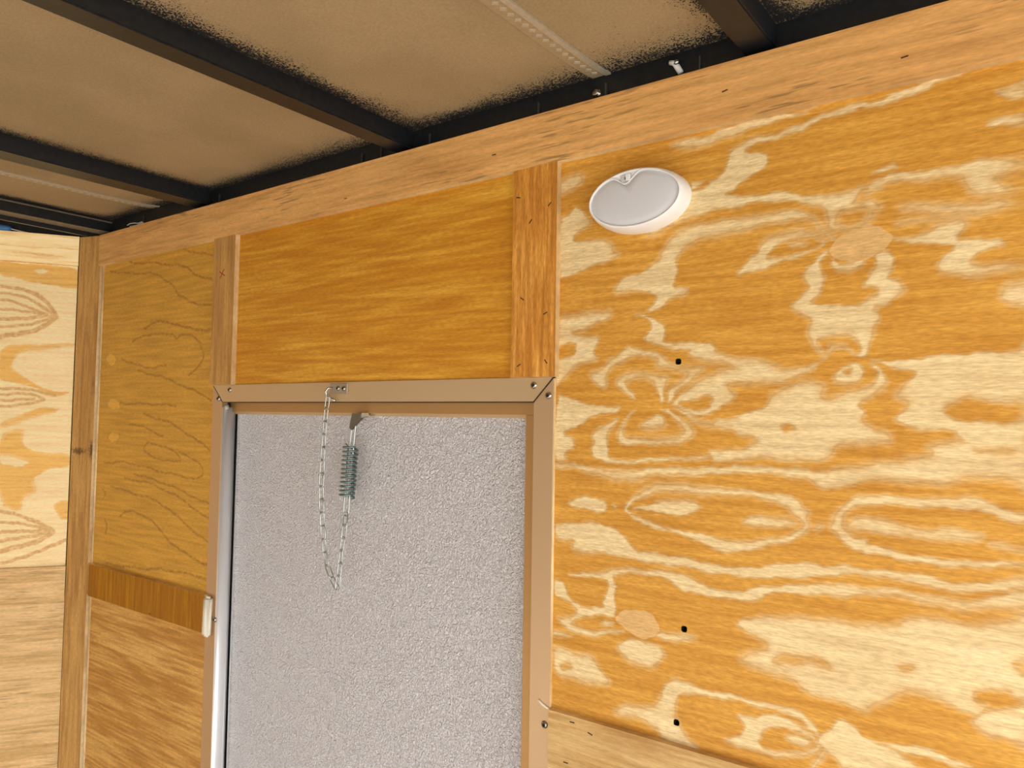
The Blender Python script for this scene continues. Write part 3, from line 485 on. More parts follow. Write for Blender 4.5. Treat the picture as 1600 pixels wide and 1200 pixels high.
def figured_panel(name, xs, zs, depth, text, mat, edge, parent=None, matrix=None, far=None, holes=(), seed=1, base=0.0):
    xs = np.array(sorted(set(np.round(xs, 5)))); zs = np.array(sorted(set(np.round(zs, 5))))
    nx, nz = len(xs), len(zs)
    X, Z = np.meshgrid(xs, zs)
    Xf, Zf = X.ravel(), Z.ravel()
    sap, plug, line = figure(text, Xf, Zf)
    if far is not None:
        w = np.clip(far(Xf, Zf), 0, 1)
        sap = sap * (1 - w) + wavy(Xf, Zf, seed) * w
    Y = np.zeros(Xf.shape)
    for hx, hz, hr in holes:
        m = np.hypot(Xf - hx, Zf - hz) < hr
        Y[m] = min(0.009, depth * 0.8)
    co = np.stack([Xf, Y, Zf], 1)
    idx = np.arange(nx * nz).reshape(nz, nx)
    q = np.stack([idx[:-1, :-1], idx[:-1, 1:], idx[1:, 1:], idx[1:, :-1]], -1).reshape(-1, 4)
    nv = nx * nz
    back = [(xs[0], depth, zs[0]), (xs[-1], depth, zs[0]), (xs[-1], depth, zs[-1]), (xs[0], depth, zs[-1])]
    me = bpy.data.meshes.new(name)
    allv = np.concatenate([co, np.array(back)])
    faces = q.tolist()
    bl, brr, tr, tl = nv, nv + 1, nv + 2, nv + 3
    bot = idx[0].tolist(); top = idx[-1].tolist(); lft = idx[:, 0].tolist(); rgt = idx[:, -1].tolist()
    faces += [[bl, brr] + bot[::-1], [tl] + top + [tr], [bl] + lft + [tl], [brr, tr] + rgt[::-1], [bl, tl, tr, brr]]
    me.from_pydata(allv.tolist(), [], faces)
    nq = len(q)
    mi = np.zeros(len(faces), np.int32); mi[nq:] = 1
    if holes:
        deep = Y[q].max(1) > 0.001
        mi[:nq][deep] = 2
    me.materials.append(mat); me.materials.append(edge); me.materials.append(MAT['hole'])
    me.polygons.foreach_set('material_index', mi)
    for nme, arr in (('sap', sap), ('plug', plug), ('line', line)):
        at = me.attributes.new(nme, 'FLOAT', 'POINT')
        at.data.foreach_set('value', np.concatenate([arr, np.full(4, -0.03 if nme != 'line' else 0.03)]).astype(np.float32))
    me.update()
    o = bpy.data.objects.new(name, me)
    link(o, parent)
    if matrix is not None:
        o.matrix_world = matrix
    return o

# ------------------------------------------------------------------ dimensions of the trailer
REAR = 1.9; OPP = -1.90; CEIL = 2.252
T = 0.012                      # thickness of the trim boards
P0 = Vector((-2.222, 0, 0))    # where the side wall meets the corner board
A72 = math.radians(72.0); VA = 0.594109914
P2 = Vector((-2.3083, -0.0280, 0))
M_CORNER = Matrix(((math.sin(A72), -math.cos(A72), 0, P0.x), (math.cos(A72), math.sin(A72), 0, P0.y), (0, 0, 1, 0), (0, 0, 0, 1)))
M_NOSE = Matrix(((math.sin(VA), -math.cos(VA), 0, P2.x), (math.cos(VA), math.sin(VA), 0, P2.y), (0, 0, 1, 0), (0, 0, 0, 1)))
NOSE_LEN = (abs(OPP) / 2 - 0.028) / math.cos(VA)
TIP = (P2.x - NOSE_LEN * math.sin(VA), OPP / 2)

# ------------------------------------------------------------------ shell: ground, floor, hidden walls
g = box('ground', -12, 16, -14, 14, -0.6, -0.45, MAT['ground']); tag(g, kind='structure')
fv = [(REAR, 0.06), (P0.x, 0.06), (TIP[0], TIP[1]), (P0.x, OPP - 0.06), (REAR, OPP - 0.06)]
n = len(fv)
floor = mesh_obj('floor', [(x, y, 0) for x, y in fv] + [(x, y, -0.09) for x, y in fv],
                 [tuple(range(n)), tuple(range(2 * n - 1, n - 1, -1))] + [(i, i + n, (i + 1) % n + n, (i + 1) % n) for i in range(n)], MAT['floor'])
tag(floor, kind='structure')
w = box('wall_front', P0.x, REAR, OPP - 0.06, OPP, 0, CEIL, MAT['white_liner']); tag(w, kind='structure')

# ------------------------------------------------------------------ long side wall with the door
DX0, DX1, DZ = -1.600, -0.700, 1.735          # door opening
wb = bmesh.new()
bm_box(wb, P0.x, DX0, T, 0.058, 0, 2.20); bm_box(wb, DX1, REAR, T, 0.058, 0, 2.20); bm_box(wb, DX0, DX1, T, 0.058, DZ, 2.20)
wall = bm_obj('wall_back', wb, MAT['black']); tag(wall, kind='structure')

hx = [(-0.4551, 1.7863), (-0.4442, 1.4048), (-0.4551, 1.2719)]
xs = list(np.arange(-0.694, 0.04, 0.0026)) + list(np.linspace(0.05, REAR, 60))
zs = list(np.arange(1.155, 2.165, 0.0026)) + [2.165]
for ax, az in hx:
    xs += [ax + k * 0.0011 for k in range(-5, 6)]; zs += [az + k * 0.0011 for k in range(-5, 6)]
figured_panel('plywood_panel', xs, zs, T, RIGHT, MAT['ply_right'], MAT['edge'], wall,
              far=lambda X, Z: (X + 0.062) / 0.04, holes=[(a, b, 0.0042) for a, b in hx], seed=5)
box('plywood_panel', -1.640, -0.672, 0, T, 1.74, 2.165, [MAT['ply_header'], MAT['edge']], wall)
figured_panel('plywood_panel', np.arange(-2.2215, -1.60, 0.002), np.arange(1.225, 2.165, 0.002), T, NARROW, MAT['ply_narrow'], MAT['edge'], wall)
box('plywood_panel', -2.2215, -1.603, 0, T, 0.0, 1.225, [MAT['ply_lower'], MAT['edge']], wall)
box('plywood_panel', -0.694, REAR, 0, T, 0.0, 1.155, [MAT['ply_lower'], MAT['edge']], wall)

def trim(x0, x1, z0, z1, mats, parent=wall, matrix=None, y0=-T, y1=0.0):
    return box('trim_board', x0, x1, y0, y1, z0, z1, mats, parent, matrix)
top_plate = trim(-2.2235, REAR, 2.1185, 2.2055, [MAT['trim_x'], MAT['edge_x']])
stud_r = trim(-0.7495, -0.6615, 1.7685, 2.1185, [MAT['trim_orange'], MAT['edge']])
stud_l = trim(-1.640, -1.5535, 1.7685, 2.1185, [MAT['trim_z'], MAT['edge']])
belt_l = trim(-2.205, -1.632, 1.1885, 1.2765, [MAT['ply_band'], MAT['edge_x']])
belt_r = trim(-0.6655, REAR, 1.155, 1.2435, [MAT['trim_pale'], MAT['edge_x']])
corner = box('trim_board', -0.0895, 0.0, 0.0, T, 0.0, 2.2075, [MAT['trim_corner'], MAT['edge']], wall, M_CORNER)
# strip of panel edge beside the corner board
box('panel_edge', -2.2200, -2.2180, -0.009, 0.0, 1.277, 2.1185, MAT['edge'], wall)
box('panel_edge', -2.2115, -2.2097, -0.004, 0.0, 1.277, 2.1185, MAT['edge'], wall)
box('panel_edge', -2.2200, -2.2180, -0.009, 0.0, 0.0, 1.1885, MAT['edge'], wall)
box('panel_edge', -2.2115, -2.2097, -0.004, 0.0, 0.0, 1.1885, MAT['edge'], wall)

box('corner_post', -0.13, 0.03, T, 0.06, 0.0, CEIL + 0.01, MAT['black'], wall, M_CORNER)
rail = box('top_rail', P0.x - 0.02, REAR, T, 0.06, 2.20, CEIL + 0.01, MAT['black'], wall)
for x in (-1.66, -1.152, -1.096, -0.965, -0.715, -0.585, -0.428, -2.02):
    box('stud_tab', x - 0.0012, x + 0.0012, T - 0.004, T + 0.002, 2.20, 2.236, MAT['steel_grey'], rail)

# staples and marks
STAPLE = None
def staple(x, z, tilt, parent, y=-T):
    global STAPLE
    if STAPLE is None:
        bm = bmesh.new(); bm_box(bm, -0.0042, 0.0042, -0.0006, 0.001, -0.0008, 0.0008)
        STAPLE = bm_obj('staple', bm, MAT['staple'], parent); o = STAPLE
    else:
        o = STAPLE.copy(); link(o, parent)
    o.matrix_world = Matrix.Translation((x, y, z)) @ Matrix.Rotation(tilt, 4, 'Y')
    return o
staple(-0.3821, 2.1646, -0.21, top_plate)
staple(-0.7926, 2.1548, 0.04, top_plate)
staple(-0.1554, 2.1500, -0.10, top_plate)
staple(-1.1738, 2.1409, 0.08, top_plate)
staple(-0.7391, 2.0710, 0.23, stud_r)
staple(-0.6755, 2.0500, -0.78, stud_r)
staple(-0.7133, 2.0270, -0.88, stud_r)
staple(-0.7280, 1.8989, 0.61, stud_r)
staple(-0.6814, 1.8715, -0.43, stud_r)
staple(-0.7331, 1.7881, -0.48, stud_r)
staple(-0.6789, 1.7928, 0.89, stud_r)
staple(-0.6213, 1.2348, -0.02, belt_r)
staple(-0.5893, 1.2256, 0.27, belt_r)
staple(-0.6320, 1.1711, -0.02, belt_r)
staple(-1.8728, 1.1936, 0.11, belt_l)
for s in (-1, 1):
    a = math.radians(40 * s)
    mk = box('pencil_mark', -0.013, 0.013, -0.0004, 0.0004, -0.0011, 0.0011, MAT['red'], stud_l)
    mk.matrix_world = Matrix.Translation((-1.603, -T, 2.031)) @ Matrix.Rotation(a - 0.2, 4, 'Y')
    mk['label'] = 'red pencil cross stroke'

# ------------------------------------------------------------------ slanted nose wall
nb = bmesh.new()
bm_box(nb, -NOSE_LEN, 0.0, 0.02, 0.06, 0, 2.20)
nose = bm_obj('wall_left', nb, MAT['black'], matrix=M_NOSE); tag(nose, kind='structure')
YP, YT = 0.009, -0.002
MP = M_NOSE @ Matrix.Translation((0, YP, 0))
figured_panel('plywood_panel', list(np.arange(-0.36, -0.002, 0.0022)) + list(np.linspace(-0.37, -NOSE_LEN, 90)), list(np.arange(1.215, 2.165, 0.0024)), 0.011,
              '\n'.join(['L -400 12000 50 12000 50 22000 -400 22000 -3900 22000 -3900 12000', NOSE]), MAT['ply_nose'], MAT['edge'], nose, MP,
              far=lambda X, Z: (-X - 0.22) / 0.12, seed=3)
box('plywood_panel', -NOSE_LEN, -0.002, 0, 0.011, 0.0, 1.215, [MAT['ply_nose_low'], MAT['edge']], nose, MP)
box('trim_board', -NOSE_LEN, -0.001, YT, YP, 2.1235, 2.2085, [MAT['trim_nose'], MAT['edge']], nose, M_NOSE)
box('trim_board', -NOSE_LEN, -0.001, YT, YP, 1.1765, 1.2595, [MAT['ply_nose_low'], MAT['edge']], nose, M_NOSE)
box('top_rail', -NOSE_LEN, 0.03, 0.016, 0.06, 2.20, CEIL + 0.01, MAT['black'], nose, M_NOSE)
# mirrored half of the nose, out of the picture
M_NOSE2 = Matrix(((math.sin(VA), math.cos(VA), 0, P2.x), (-math.cos(VA), math.sin(VA), 0, OPP + 0.028), (0, 0, 1, 0), (0, 0, 0, 1)))
o = box('wall_right', -NOSE_LEN, 0.0, -0.05, 0.0, 0, CEIL, MAT['white_liner'], None, M_NOSE2); tag(o, kind='structure')

# ------------------------------------------------------------------ ceiling
BEAMS = [(-0.362, -0.318), (-1.056, -1.010), (-1.762, -1.700), (-2.252, -2.206)]
def sag(x):
    """the thin sheet hangs a little between the beams"""
    edges = sorted([REAR, TIP[0]] + [v for b in BEAMS for v in b])
    for a, b in zip(edges[:-1], edges[1:]):
        if a <= x <= b:
            d = min(x - a, b - x)
            return SAG * (1 - math.exp(-d / 0.05))
    return 0.0
SAG = 0.007
cx = sorted(set([round(v, 4) for v in np.arange(TIP[0], REAR, 0.03)] + [v + dd for b in BEAMS for v in b for dd in (-0.14, -0.11, -0.085, -0.06, -0.04, -0.025, -0.01, 0, 0.01, 0.025, 0.04, 0.06, 0.085, 0.11, 0.14)]))
cyy = [0.06, 0.012, 0.0, -0.012, -0.025, -0.04, -0.06, -0.085, -0.12, -0.17, -0.25, -0.35, -0.6, -1.0, -1.4, OPP - 0.06]
cv = []; cf = []
for y in cyy:
    e = SAG * (1 - math.exp(-max(0.012 - y, 0) / 0.05)) / SAG
    for x in cx:
        cv.append((x, y, CEIL - sag(x) * e))
m_ = len(cx)
for j in range(len(cyy) - 1):
    for i in range(m_ - 1):
        a = j * m_ + i
        cf.append((a, a + 1, a + m_ + 1, a + m_))
nv = len(cv)
cv += [(cx[0], 0.06, CEIL + 0.04), (cx[-1], 0.06, CEIL + 0.04), (cx[-1], OPP - 0.06, CEIL + 0.04), (cx[0], OPP - 0.06, CEIL + 0.04)]
cf.append((nv, nv + 1, nv + 2, nv + 3))
ceiling = mesh_obj('ceiling', cv, cf, MAT['ceiling'], smooth=True); tag(ceiling, kind='structure')
for a, b in BEAMS:
    bm = bmesh.new(); bm_box(bm, a, b, OPP, T, 2.217, CEIL + 0.004)
    bmesh.ops.bevel(bm, geom=[e for e in bm.edges if abs(e.verts[0].co.y - e.verts[1].co.y) > 0.5], offset=0.0025, segments=2, affect='EDGES')
    beam = bm_obj('roof_beam', bm, MAT['black'], ceiling)
box('beam_lip', BEAMS[3][0], BEAMS[3][1] - 0.002, OPP, T, 2.2155, 2.2172, MAT['dusty'], beam)
box('beam_lip', BEAMS[3][1] - 0.001, BEAMS[3][1] + 0.004, OPP, T, 2.2425, 2.2455, MAT['dusty'], beam)
box('nose_header', BEAMS[3][0] - 0.014, BEAMS[3][0] - 0.004, OPP, -0.03, 2.204, CEIL, MAT['black'], ceiling)

def sheet_z(x, y):
    return CEIL - sag(x) * (1 - math.exp(-max(0.012 - y, 0) / 0.05))

def strip(name, x0, x1, drop, mat, parent):
    """flat strip pressed on to the underside of the sheet"""
    ys = [0.010, 0.0, -0.012, -0.025, -0.04, -0.06, -0.085, -0.12, -0.17, -0.25, OPP]
    v = []; f = []
    for y in ys:
        z = sheet_z((x0 + x1) / 2, y)
        v += [(x0, y, z + 0.002), (x0, y, z - drop), (x1, y, z - drop), (x1, y, z + 0.002)]
    for i in range(len(ys) - 1):
        for k in range(4):
            p_, q_ = i * 4 + k, i * 4 + (k + 1) % 4
            f.append((p_, q_, q_ + 4, p_ + 4))
    f += [(0, 3, 2, 1), tuple(len(v) - 4 + k for k in range(4))]
    return mesh_obj(name, v, f, mat, parent)

def seam(xc):
    """lapped roof-sheet joint: a flat lip, a raised lip and a row of pressed crimps"""
    s = strip('seam_strip', xc - 0.018, xc + 0.006, 0.0018, MAT['seam_tan'], ceiling)
    strip('seam_lip', xc + 0.006, xc + 0.0155, 0.0034, MAT['seam'], s)
    y = -0.01
    first = None
    for i in range(46):
        if first is None:
            bm = bmesh.new()
            bm_box(bm, -0.0045, 0.0045, -0.0030, 0.0030, -0.0010, 0.0008)
            first = bm_obj('crimp', bm, MAT['seam'], s); c = first
        else:
            c = first.copy(); link(c, s)
        c.location = (xc - 0.004, y, sheet_z(xc, y) - 0.0022)
        c.rotation_euler = (0, 0, 0.7)
        y -= 0.017
    return s
seam(-0.592); seam(-1.955)

# the steel was sprayed black in place: speckled overspray on the sheet along beams and rails
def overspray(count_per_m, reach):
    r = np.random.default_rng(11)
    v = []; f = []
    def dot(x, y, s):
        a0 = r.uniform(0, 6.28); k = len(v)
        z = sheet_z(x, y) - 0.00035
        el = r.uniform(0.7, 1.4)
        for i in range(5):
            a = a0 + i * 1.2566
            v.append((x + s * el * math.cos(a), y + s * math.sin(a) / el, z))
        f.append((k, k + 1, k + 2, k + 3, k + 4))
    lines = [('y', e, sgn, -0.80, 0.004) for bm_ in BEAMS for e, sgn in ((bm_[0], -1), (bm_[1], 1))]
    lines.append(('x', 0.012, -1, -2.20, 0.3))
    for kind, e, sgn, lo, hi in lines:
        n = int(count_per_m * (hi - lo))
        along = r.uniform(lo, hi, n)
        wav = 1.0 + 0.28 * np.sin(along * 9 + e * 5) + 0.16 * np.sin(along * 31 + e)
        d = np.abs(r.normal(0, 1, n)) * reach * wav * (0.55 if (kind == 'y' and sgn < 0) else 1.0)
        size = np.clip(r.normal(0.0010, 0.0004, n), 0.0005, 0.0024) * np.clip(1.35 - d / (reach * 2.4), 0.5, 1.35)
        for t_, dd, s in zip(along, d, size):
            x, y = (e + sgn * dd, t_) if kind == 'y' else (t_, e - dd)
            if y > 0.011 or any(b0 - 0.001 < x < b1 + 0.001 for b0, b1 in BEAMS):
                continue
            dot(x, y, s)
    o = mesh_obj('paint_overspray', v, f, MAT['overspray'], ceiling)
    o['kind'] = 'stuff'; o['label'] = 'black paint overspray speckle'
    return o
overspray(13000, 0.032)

# ------------------------------------------------------------------ door and its aluminium frame
door = empty('door_1', (-1.15, 0.04, 0)); tag(door, kind='structure')
def dchild(o):
    o.matrix_parent_inverse = Matrix.Translation((1.15, -0.04, 0)); return o
FX0, FX1, FZ = -1.638, -0.669, 1.768     # outside of the flange
GX0, GX1, GZ = -1.598, -0.707, 1.7285    # inner fold
GAP = 0.0022
YF = -0.004
ft = dchild(prism('frame_flange', [(FX0 + GAP, FZ), (FX1 - GAP, FZ), (GX1 - GAP, GZ), (GX0 + GAP, GZ)], YF, 0.0, MAT['alu_x'], door))
flg = dchild(prism('frame_flange', [(FX0, FZ - GAP), (GX0, GZ - GAP), (GX0, 0.02), (FX0, 0.02)], YF, 0.0, MAT['alu_z'], door))
frg = dchild(prism('frame_flange', [(FX1, FZ - GAP), (GX1, GZ - GAP), (GX1, 0.02), (FX1, 0.02)], YF, 0.0, MAT['alu_z'], door))
# dark backing seen through the open mitres
dchild(prism('mitre_gap', [(FX0 - 0.001, FZ), (FX0 + 0.02, FZ), (GX0 + 0.012, GZ), (GX0 - 0.008, GZ)], -0.0012, 0.0, MAT['black_gap'], door))
dchild(prism('mitre_gap', [(FX1 + 0.001, FZ), (FX1 - 0.02, FZ), (GX1 - 0.012, GZ), (GX1 + 0.008, GZ)], -0.0012, 0.0, MAT['black_gap'], door))
# returns into the opening and the recessed stop (top and latch side)
dchild(box('frame_return', GX0, GX1, -0.002, 0.024, GZ - 0.0014, GZ + 0.002, MAT['black_gap'], door))
dchild(box('frame_return', GX1 - 0.0006, GX1 + 0.002, -0.002, 0.024, 0.02, GZ, MAT['alu_z'], door))
dchild(box('door_stop', GX0 - 0.002, GX1, 0.018, 0.034, 1.7065, GZ, MAT['alu_stop'], door, bevel=0.0008))
dchild(box('door_stop', -0.7385, GX1, 0.018, 0.034, 0.02, 1.7065, MAT['alu_stop'], door, bevel=0.0008))
dchild(box('door_edge', -1.598, -0.735, 0.026, 0.036, 1.7005, 1.708, MAT['alu_x'], door))
# rounded hinge-side jamb
prof = []
for i in range(13):
    a = math.pi * (i / 12.0)
    prof.append((GX0 + 0.0005 + 0.0075 * math.sin(a) ** 0.8, -0.003 + 0.017 * (1 - math.cos(a))))
prof += [(GX0 - 0.004, 0.031), (GX0 - 0.004, -0.003)]
hv = [(x, y, 0.02) for x, y in prof] + [(x, y, 1.716) for x, y in prof]
k = len(prof)
hf = [(i, (i + 1) % k, (i + 1) % k + k, i + k) for i in range(k)] + [tuple(range(k, 2 * k)), tuple(range(k - 1, -1, -1))]
hj = mesh_obj('hinge_jamb', hv, hf, MAT['alu_jamb'], door)
bm = bmesh.new(); bm.from_mesh(hj.data); bmesh.ops.recalc_face_normals(bm, faces=bm.faces[:]); bm.to_mesh(hj.data); bm.free()
hj.data.polygons.foreach_set('use_smooth', [i < 12 for i in range(len(hj.data.polygons))])
dchild(hj); hj['label'] = 'bright rounded hinge jamb'
# blob of sealant at the head of the jamb
sv = []; 
bm = bmesh.new(); bmesh.ops.create_icosphere(bm, subdivisions=2, radius=1.0)
for v in bm.verts:
    s = 1 + 0.18 * math.sin(5 * v.co.x + 3 * v.co.z)
    v.co = Vector((-1.592 + 0.0060 * v.co.x * s, 0.004 + 0.006 * v.co.y, 1.7165 + 0.0075 * v.co.z * s))
dchild(bm_obj('sealant', bm, MAT['seam'], door, smooth=True))
dchild(box('gasket', -1.6035, -1.5865, 0.032, 0.040, 0.02, 1.7065, MAT['black_gap'], door))
dchild(box('gasket_lip', -1.5865, -1.5840, 0.030, 0.040, 0.02, 1.7020, MAT['alu_bright'], door))
pn = dchild(box('door_panel', -1.5840, -0.730, 0.036, 0.060, 0.02, 1.7010, MAT['door'], door))
pn['label'] = 'white pebbled door leaf'

dchild(box('sealant_bead', -0.6695, -0.6668, -0.0036, 0.0, 0.02, 1.766, MAT['edge'], door))
dchild(tube('sealant_thread', [(-0.6896, -0.0050, 1.2514), (-0.6834, -0.0050, 1.2469), (-0.6759, -0.0050, 1.2436), (-0.6686, -0.0050, 1.2414), (-0.6613, -0.0050, 1.2411)], 0.0018, MAT['foam'], door, 6))
def screw(x, z, y, parent, inv=False, r=0.0062):
    s = lathe('screw', [(r, 0.0), (r * 0.95, 0.0012), (r * 0.62, 0.0030), (r * 0.5, 0.0032)], (x, y, z), MAT['screw'], parent, 16)
    h = lathe('screw_recess', [(r * 0.52, 0.0031), (r * 0.36, 0.0018), (0.0001, 0.0014)], (x, y, z), MAT['screw_hole'], s, 12)
    if inv: dchild(s)
    return s
screw(-1.5692, 1.7566, YF, ft)
screw(-1.6135, 1.7359, YF, flg)
screw(-0.7077, 1.7552, YF, ft)
screw(-0.6784, 1.7381, YF, frg)
screw(-1.5993, 1.2239, YF, flg)
screw(-0.6774, 1.2150, YF, frg)

# ------------------------------------------------------------------ door holder: chain and spring
ch = empty('door_chain', (-1.19, YF, 1.757))
tag(ch, 'zinc chain and coil spring door holder hanging from the top of the aluminium frame', 'chain')
cinv = Matrix.Translation((1.19, -YF, -1.757))
def cchild(o):
    o.matrix_parent_inverse = cinv; return o
br = cchild(box('bracket', -1.214, -1.161, YF - 0.0025, YF, 1.7445, 1.7655, MAT['bracket_light'], ch, bevel=0.0008))
br['label'] = 'flat steel bracket with two screws'
for x, z in ((-1.188, 1.7555), (-1.171, 1.7548)):
    screw(x, z, YF - 0.0025, br, False, 0.0052)
# hook tongue bent out of the bracket
cchild(tube('hook', [(-1.206, YF - 0.002, 1.756), (-1.210, YF - 0.010, 1.756), (-1.213, YF - 0.014, 1.748), (-1.211, YF - 0.011, 1.738), (-1.203, YF - 0.005, 1.734), (-1.195, YF - 0.003, 1.730)], 0.0022, MAT['zinc'], ch))

def link_mesh(length, width, r):
    pts = []
    hl = length / 2 - width / 2; hw = width / 2 - r
    for i in range(7):
        a = math.pi * i / 6
        pts.append((hw * math.cos(a), 0, hl + hw * math.sin(a)))
    for i in range(7):
        a = math.pi + math.pi * i / 6
        pts.append((hw * math.cos(a), 0, -hl + hw * math.sin(a)))
    return tube_pts(pts, r, 6, True)
LV, LF = link_mesh(0.031, 0.0125, 0.00125)
proto = None
def add_link(p, q, turn):
    """one link between the points p and q"""
    global proto
    if proto is None:
        proto = mesh_obj('chain_link', LV, LF, MAT['zinc'], ch, smooth=True); o = proto
    else:
        o = proto.copy(); link(o, ch)
    d = (Vector(q) - Vector(p))
    mid = (Vector(q) + Vector(p)) / 2
    zq = d.normalized()
    yq = Vector((0, 1, 0)); yq = (yq - zq * yq.dot(zq)).normalized(); xq = yq.cross(zq)
    R = Matrix((xq, yq, zq)).transposed().to_4x4()
    cchild(o)
    o.matrix_basis = Matrix.Translation(mid) @ R @ Matrix.Rotation(turn, 4, 'Z')
    return o
def run_chain(path, pitch, start=0):
    pts = [Vector(p) for p in path]
    seg = [0.0]
    for a, b in zip(pts[:-1], pts[1:]): seg.append(seg[-1] + (b - a).length)
    nlk = max(1, round(seg[-1] / pitch)); st = seg[-1] / nlk
    def at(s):
        for i in range(len(pts) - 1):
            if s <= seg[i + 1] + 1e-9:
                return pts[i].lerp(pts[i + 1], (s - seg[i]) / max(seg[i + 1] - seg[i], 1e-9))
        return pts[-1]
    for i in range(nlk):
        add_link(at(i * st), at((i + 1) * st), (math.pi / 2 if (i + start) % 2 else 0.0) + random.uniform(-0.25, 0.25))
run_chain([(-1.2037, -0.0180, 1.7407), (-1.2084, -0.0180, 1.7122), (-1.2113, -0.0180, 1.6863), (-1.2137, -0.0180, 1.6474), (-1.2160, -0.0180, 1.6086), (-1.2174, -0.0180, 1.5698), (-1.2171, -0.0180, 1.5376), (-1.2138, -0.0180, 1.5058), (-1.2092, -0.0180, 1.4678), (-1.2028, -0.0180, 1.4303), (-1.1917, -0.0180, 1.3962), (-1.1774, -0.0180, 1.3768), (-1.1616, -0.0180, 1.3603)], 0.0262)
run_chain([(-1.1616, -0.0180, 1.3603), (-1.1622, -0.0136, 1.3907), (-1.1631, -0.0092, 1.4275), (-1.1619, -0.0048, 1.4611), (-1.1625, -0.0004, 1.4934), (-1.1671, 0.0040, 1.5053)], 0.0262, 1)
SP_TOP, SP_A, SP_B, SP_LOW = Vector((-1.1523, 0.0060, 1.6847)), Vector((-1.1601, 0.0060, 1.6397)), Vector((-1.1676, 0.0060, 1.5357)), Vector((-1.1691, 0.0060, 1.4998))
ax = (SP_A - SP_B); slen = ax.length; ax.normalize()
ux = Vector((1, 0, 0)); ux = (ux - ax * ux.dot(ax)).normalized(); uy = ax.cross(ux)
turns = 12.0; hp = []
for i in range(int(turns * 16) + 1):
    a = 2 * math.pi * i / 16
    hp.append(SP_B + ax * (slen * i / (turns * 16)) + ux * (0.0145 * math.cos(a)) + uy * (0.0145 * math.sin(a)))
sp = cchild(tube('spring', hp, 0.0021, MAT['zinc_dark'], ch, 6)); sp['label'] = 'blue-grey coil spring'
def hairpin(tip, far, w, name):
    d = (far - tip); L = d.length; d.normalize()
    s = Vector((1, 0, 0)); s = (s - d * s.dot(d)).normalized()
    pts = [far + s * (w * 1.9), far + s * w - d * 0.004]
    for i in range(9):
        a = math.pi * i / 8
        pts.append(tip + d * w + s * (w * math.cos(a)) - d * (w * math.sin(a)))
    pts += [far - s * w - d * 0.004, far - s * (w * 1.9)]
    return cchild(tube(name, pts, 0.0017, MAT['zinc'], ch, 6))
hairpin(SP_TOP, SP_B - ax * 0.003, 0.0052, 'draw_rod')
hairpin(SP_LOW, SP_A + ax * 0.003, 0.0078, 'draw_rod')
# steel clip on the top edge of the door that the spring hangs from
clip = cchild(prism('clip', [(-1.164, 1.676), (-1.157, 1.672), (-1.144, 1.682), (-1.126, 1.697), (-1.126, 1.706), (-1.156, 1.706), (-1.161, 1.690)], 0.004, 0.0075, MAT['bracket'], ch))
cchild(box('clip_foot', -1.156, -1.126, 0.0075, 0.026, 1.7030, 1.706, MAT['bracket'], ch))
cchild(prism('clip_lip', [(-1.126, 1.697), (-1.1225, 1.699), (-1.1225, 1.707), (-1.126, 1.706)], 0.0, 0.018, MAT['zinc'], ch))


# ------------------------------------------------------------------ dome light
LC = (-0.516, 0.0, 2.030)
lamp = empty('dome_light', LC)
tag(lamp, 'oval white dome light with grey lens on the swirly plywood panel', 'light')
linv = Matrix.Translation((-LC[0], -LC[1], -LC[2]))
LA, LB = 0.0800, 0.0480                    # half axes of the oval housing
prof = [(1.0, 0.0), (1.0, 0.006), (0.992, 0.013), (0.975, 0.020), (0.945, 0.0265), (0.918, 0.0295), (0.900, 0.0302), (0.885, 0.0295), (0.880, 0.0265), (0.01, 0.0265)]
def oval(name, prof, mat, parent, seg=96):
    v = []; f = []
    for s, h in prof:
        ins = (1 - s) * 0.062 if s > 0.5 else None
        for k in range(seg):
            a = 2 * math.pi * k / seg
            ra, rb = (LA - ins, LB - ins) if ins is not None else (LA * s, LB * s)
            v.append((LC[0] + ra * math.cos(a), LC[1] - h, LC[2] + rb * math.sin(a)))
    for i in range(len(prof) - 1):
        for k in range(seg):
            a = i * seg + k; b = i * seg + (k + 1) % seg
            f.append((a, b, b + seg, a + seg))
    return mesh_obj(name, v, f, mat, parent, smooth=True)
o = oval('housing', prof, MAT['white'], lamp); o.matrix_parent_inverse = linv
# lens: shallow dome with a bay at the top for the switch
NA, NR = 144, 8
EA, EB = LA - 0.0068, LB - 0.0068
NX, NW, ND = -0.012, 0.0165, 0.0185
def lens_pt(a, s):
    x, z = EA * math.cos(a), EB * math.sin(a)
    if z > 0:
        z -= ND * math.exp(-((x - NX) / NW) ** 2) * min(1.0, z / (0.5 * EB))
    return x * s, z * s
lv = []; lf = []
for j in range(NR + 1):
    s = j / NR
    for i in range(NA):
        x, z = lens_pt(2 * math.pi * i / NA, s)
        hgt = 0.0285 + 0.0045 * (1 - s ** 3) if j < NR else 0.0262
        lv.append((LC[0] + x, LC[1] - hgt, LC[2] + z))
for j in range(NR):
    for i in range(NA):
        a = j * NA + i; b = j * NA + (i + 1) % NA
        lf.append((a, b, b + NA, a + NA))
o = mesh_obj('lens', lv, lf, MAT['lens'], lamp, smooth=True); o.matrix_parent_inverse = linv
o['label'] = 'grey frosted lens'
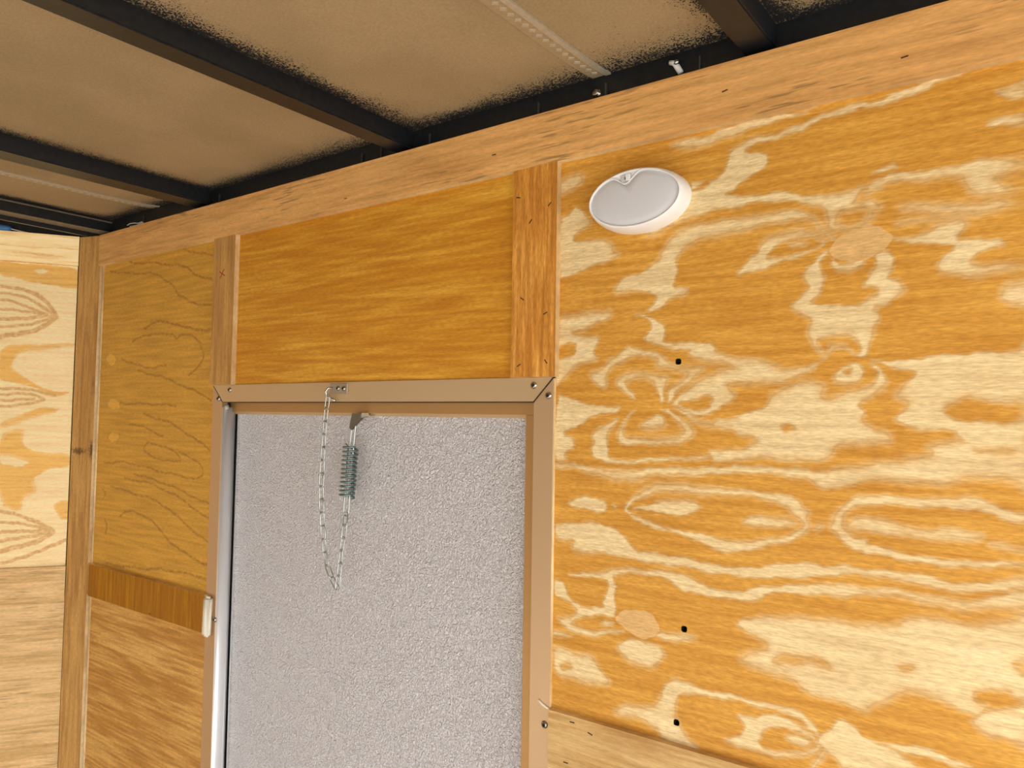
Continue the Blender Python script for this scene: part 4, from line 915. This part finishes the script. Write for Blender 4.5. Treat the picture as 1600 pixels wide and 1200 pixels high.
# raised white lip round the bay
lip = []
for i in range(41):
    x, z = lens_pt(math.radians(146 - 92 * i / 40), 1.0)
    lip.append((LC[0] + x, -0.0290, LC[2] + z + 0.0012))
o = tube('lens_lip', lip, 0.0013, MAT['white'], lamp, 6); o.matrix_parent_inverse = linv
sx, sz = LC[0] + NX, LC[2] + EB - 0.0095
sw = box('switch', sx - 0.0085, sx + 0.0085, -0.0285, -0.0262, sz - 0.0050, sz + 0.0058, MAT['lens'], lamp, bevel=0.0004); sw.matrix_parent_inverse = linv
o = box('rocker', sx + 0.0010, sx + 0.0078, -0.0325, -0.0280, sz - 0.0042, sz + 0.0050, MAT['white'], sw, bevel=0.0008)
o = box('switch_slot', sx - 0.0016, sx + 0.0008, -0.0295, -0.0280, sz - 0.002, sz + 0.002, MAT['hole'], sw)

# ------------------------------------------------------------------ small things
# lump of white foam squeezed out beside the frame
bm = bmesh.new(); bm_box(bm, -1.633, -1.606, -0.019, -0.0035, 1.182, 1.276)
bmesh.ops.bevel(bm, geom=bm.edges[:], offset=0.006, segments=3, affect='EDGES')
for v in bm.verts:
    v.co.x += 0.0015 * math.sin(v.co.z * 170) + (v.co.z - 1.22) * 0.03
f = bm_obj('foam_strip', bm, MAT['foam'], smooth=True)
tag(f, 'short white foam strip beside the left edge of the door frame', 'foam')

def wp(x, y, z): return M_NOSE @ Vector((x, y, z))
bolt = lathe('bolt', [(0.0085, 0.0), (0.0085, 0.0015), (0.0062, 0.0018), (0.0060, 0.005), (0.0035, 0.0062), (0.0001, 0.0064)], (-0.6040, T, 2.2248), MAT['screw'], rail, 20)
ct = empty('wire_end', (-0.4571, 0.0080, 2.2179)); tag(ct, 'short white wire end poking up from behind the top board, right of the ceiling seam', 'wire')
iv = Matrix.Translation(Vector((-0.4571, 0.0080, 2.2179)) * -1)
o = tube('wire_jacket', [(-0.4737, 0.0060, 2.2372), (-0.4656, 0.0050, 2.2340), (-0.4571, 0.0080, 2.2179)], [0.0035, 0.0048, 0.0046], MAT['white'], ct, 8); o.matrix_parent_inverse = iv
o = tube('terminal', [(-0.4635, 0.0040, 2.2307), (-0.4595, 0.0020, 2.2367)], 0.0042, MAT['zinc'], ct, 8); o.matrix_parent_inverse = iv
o = tube('zip_tie', [(-2.0977, 0.0040, 2.2202), (-2.0838, 0.0040, 2.2227), (-2.0591, 0.0040, 2.2210), (-2.0380, 0.0040, 2.2171), (-2.0176, 0.0040, 2.2185), (-2.0106, 0.0040, 2.2149), (-2.0446, 0.0040, 2.2127), (-2.0831, 0.0040, 2.2146)], 0.0016, MAT['white']); tag(o, 'white looped zip tie lying on the top board near the left corner', 'zip tie')
bw = empty('wire_connector', wp(-0.1917, 0.004, 2.2085)); tag(bw, 'blue crimp connector on a white wire lying on the slanted nose wall', 'connector')
iv = Matrix.Translation(bw.location * -1)
BA = -0.1917
o = tube('sleeve', [wp(BA - 0.026, 0.004, 2.2170), wp(BA - 0.012, 0.004, 2.2175), wp(BA - 0.010, 0.004, 2.2175), wp(BA + 0.010, 0.004, 2.2170), wp(BA + 0.012, 0.004, 2.2170), wp(BA + 0.018, 0.004, 2.2165)], [0.006, 0.007, 0.0085, 0.0085, 0.007, 0.0055], MAT['blue'], bw, 12); o.matrix_parent_inverse = iv
o = tube('wire', [wp(BA + 0.014, 0.004, 2.2168), wp(BA + 0.03, 0.006, 2.2140), wp(BA + 0.055, 0.009, 2.2100), wp(BA + 0.09, 0.013, 2.2050)], 0.0016, MAT['white'], bw, 8); o.matrix_parent_inverse = iv
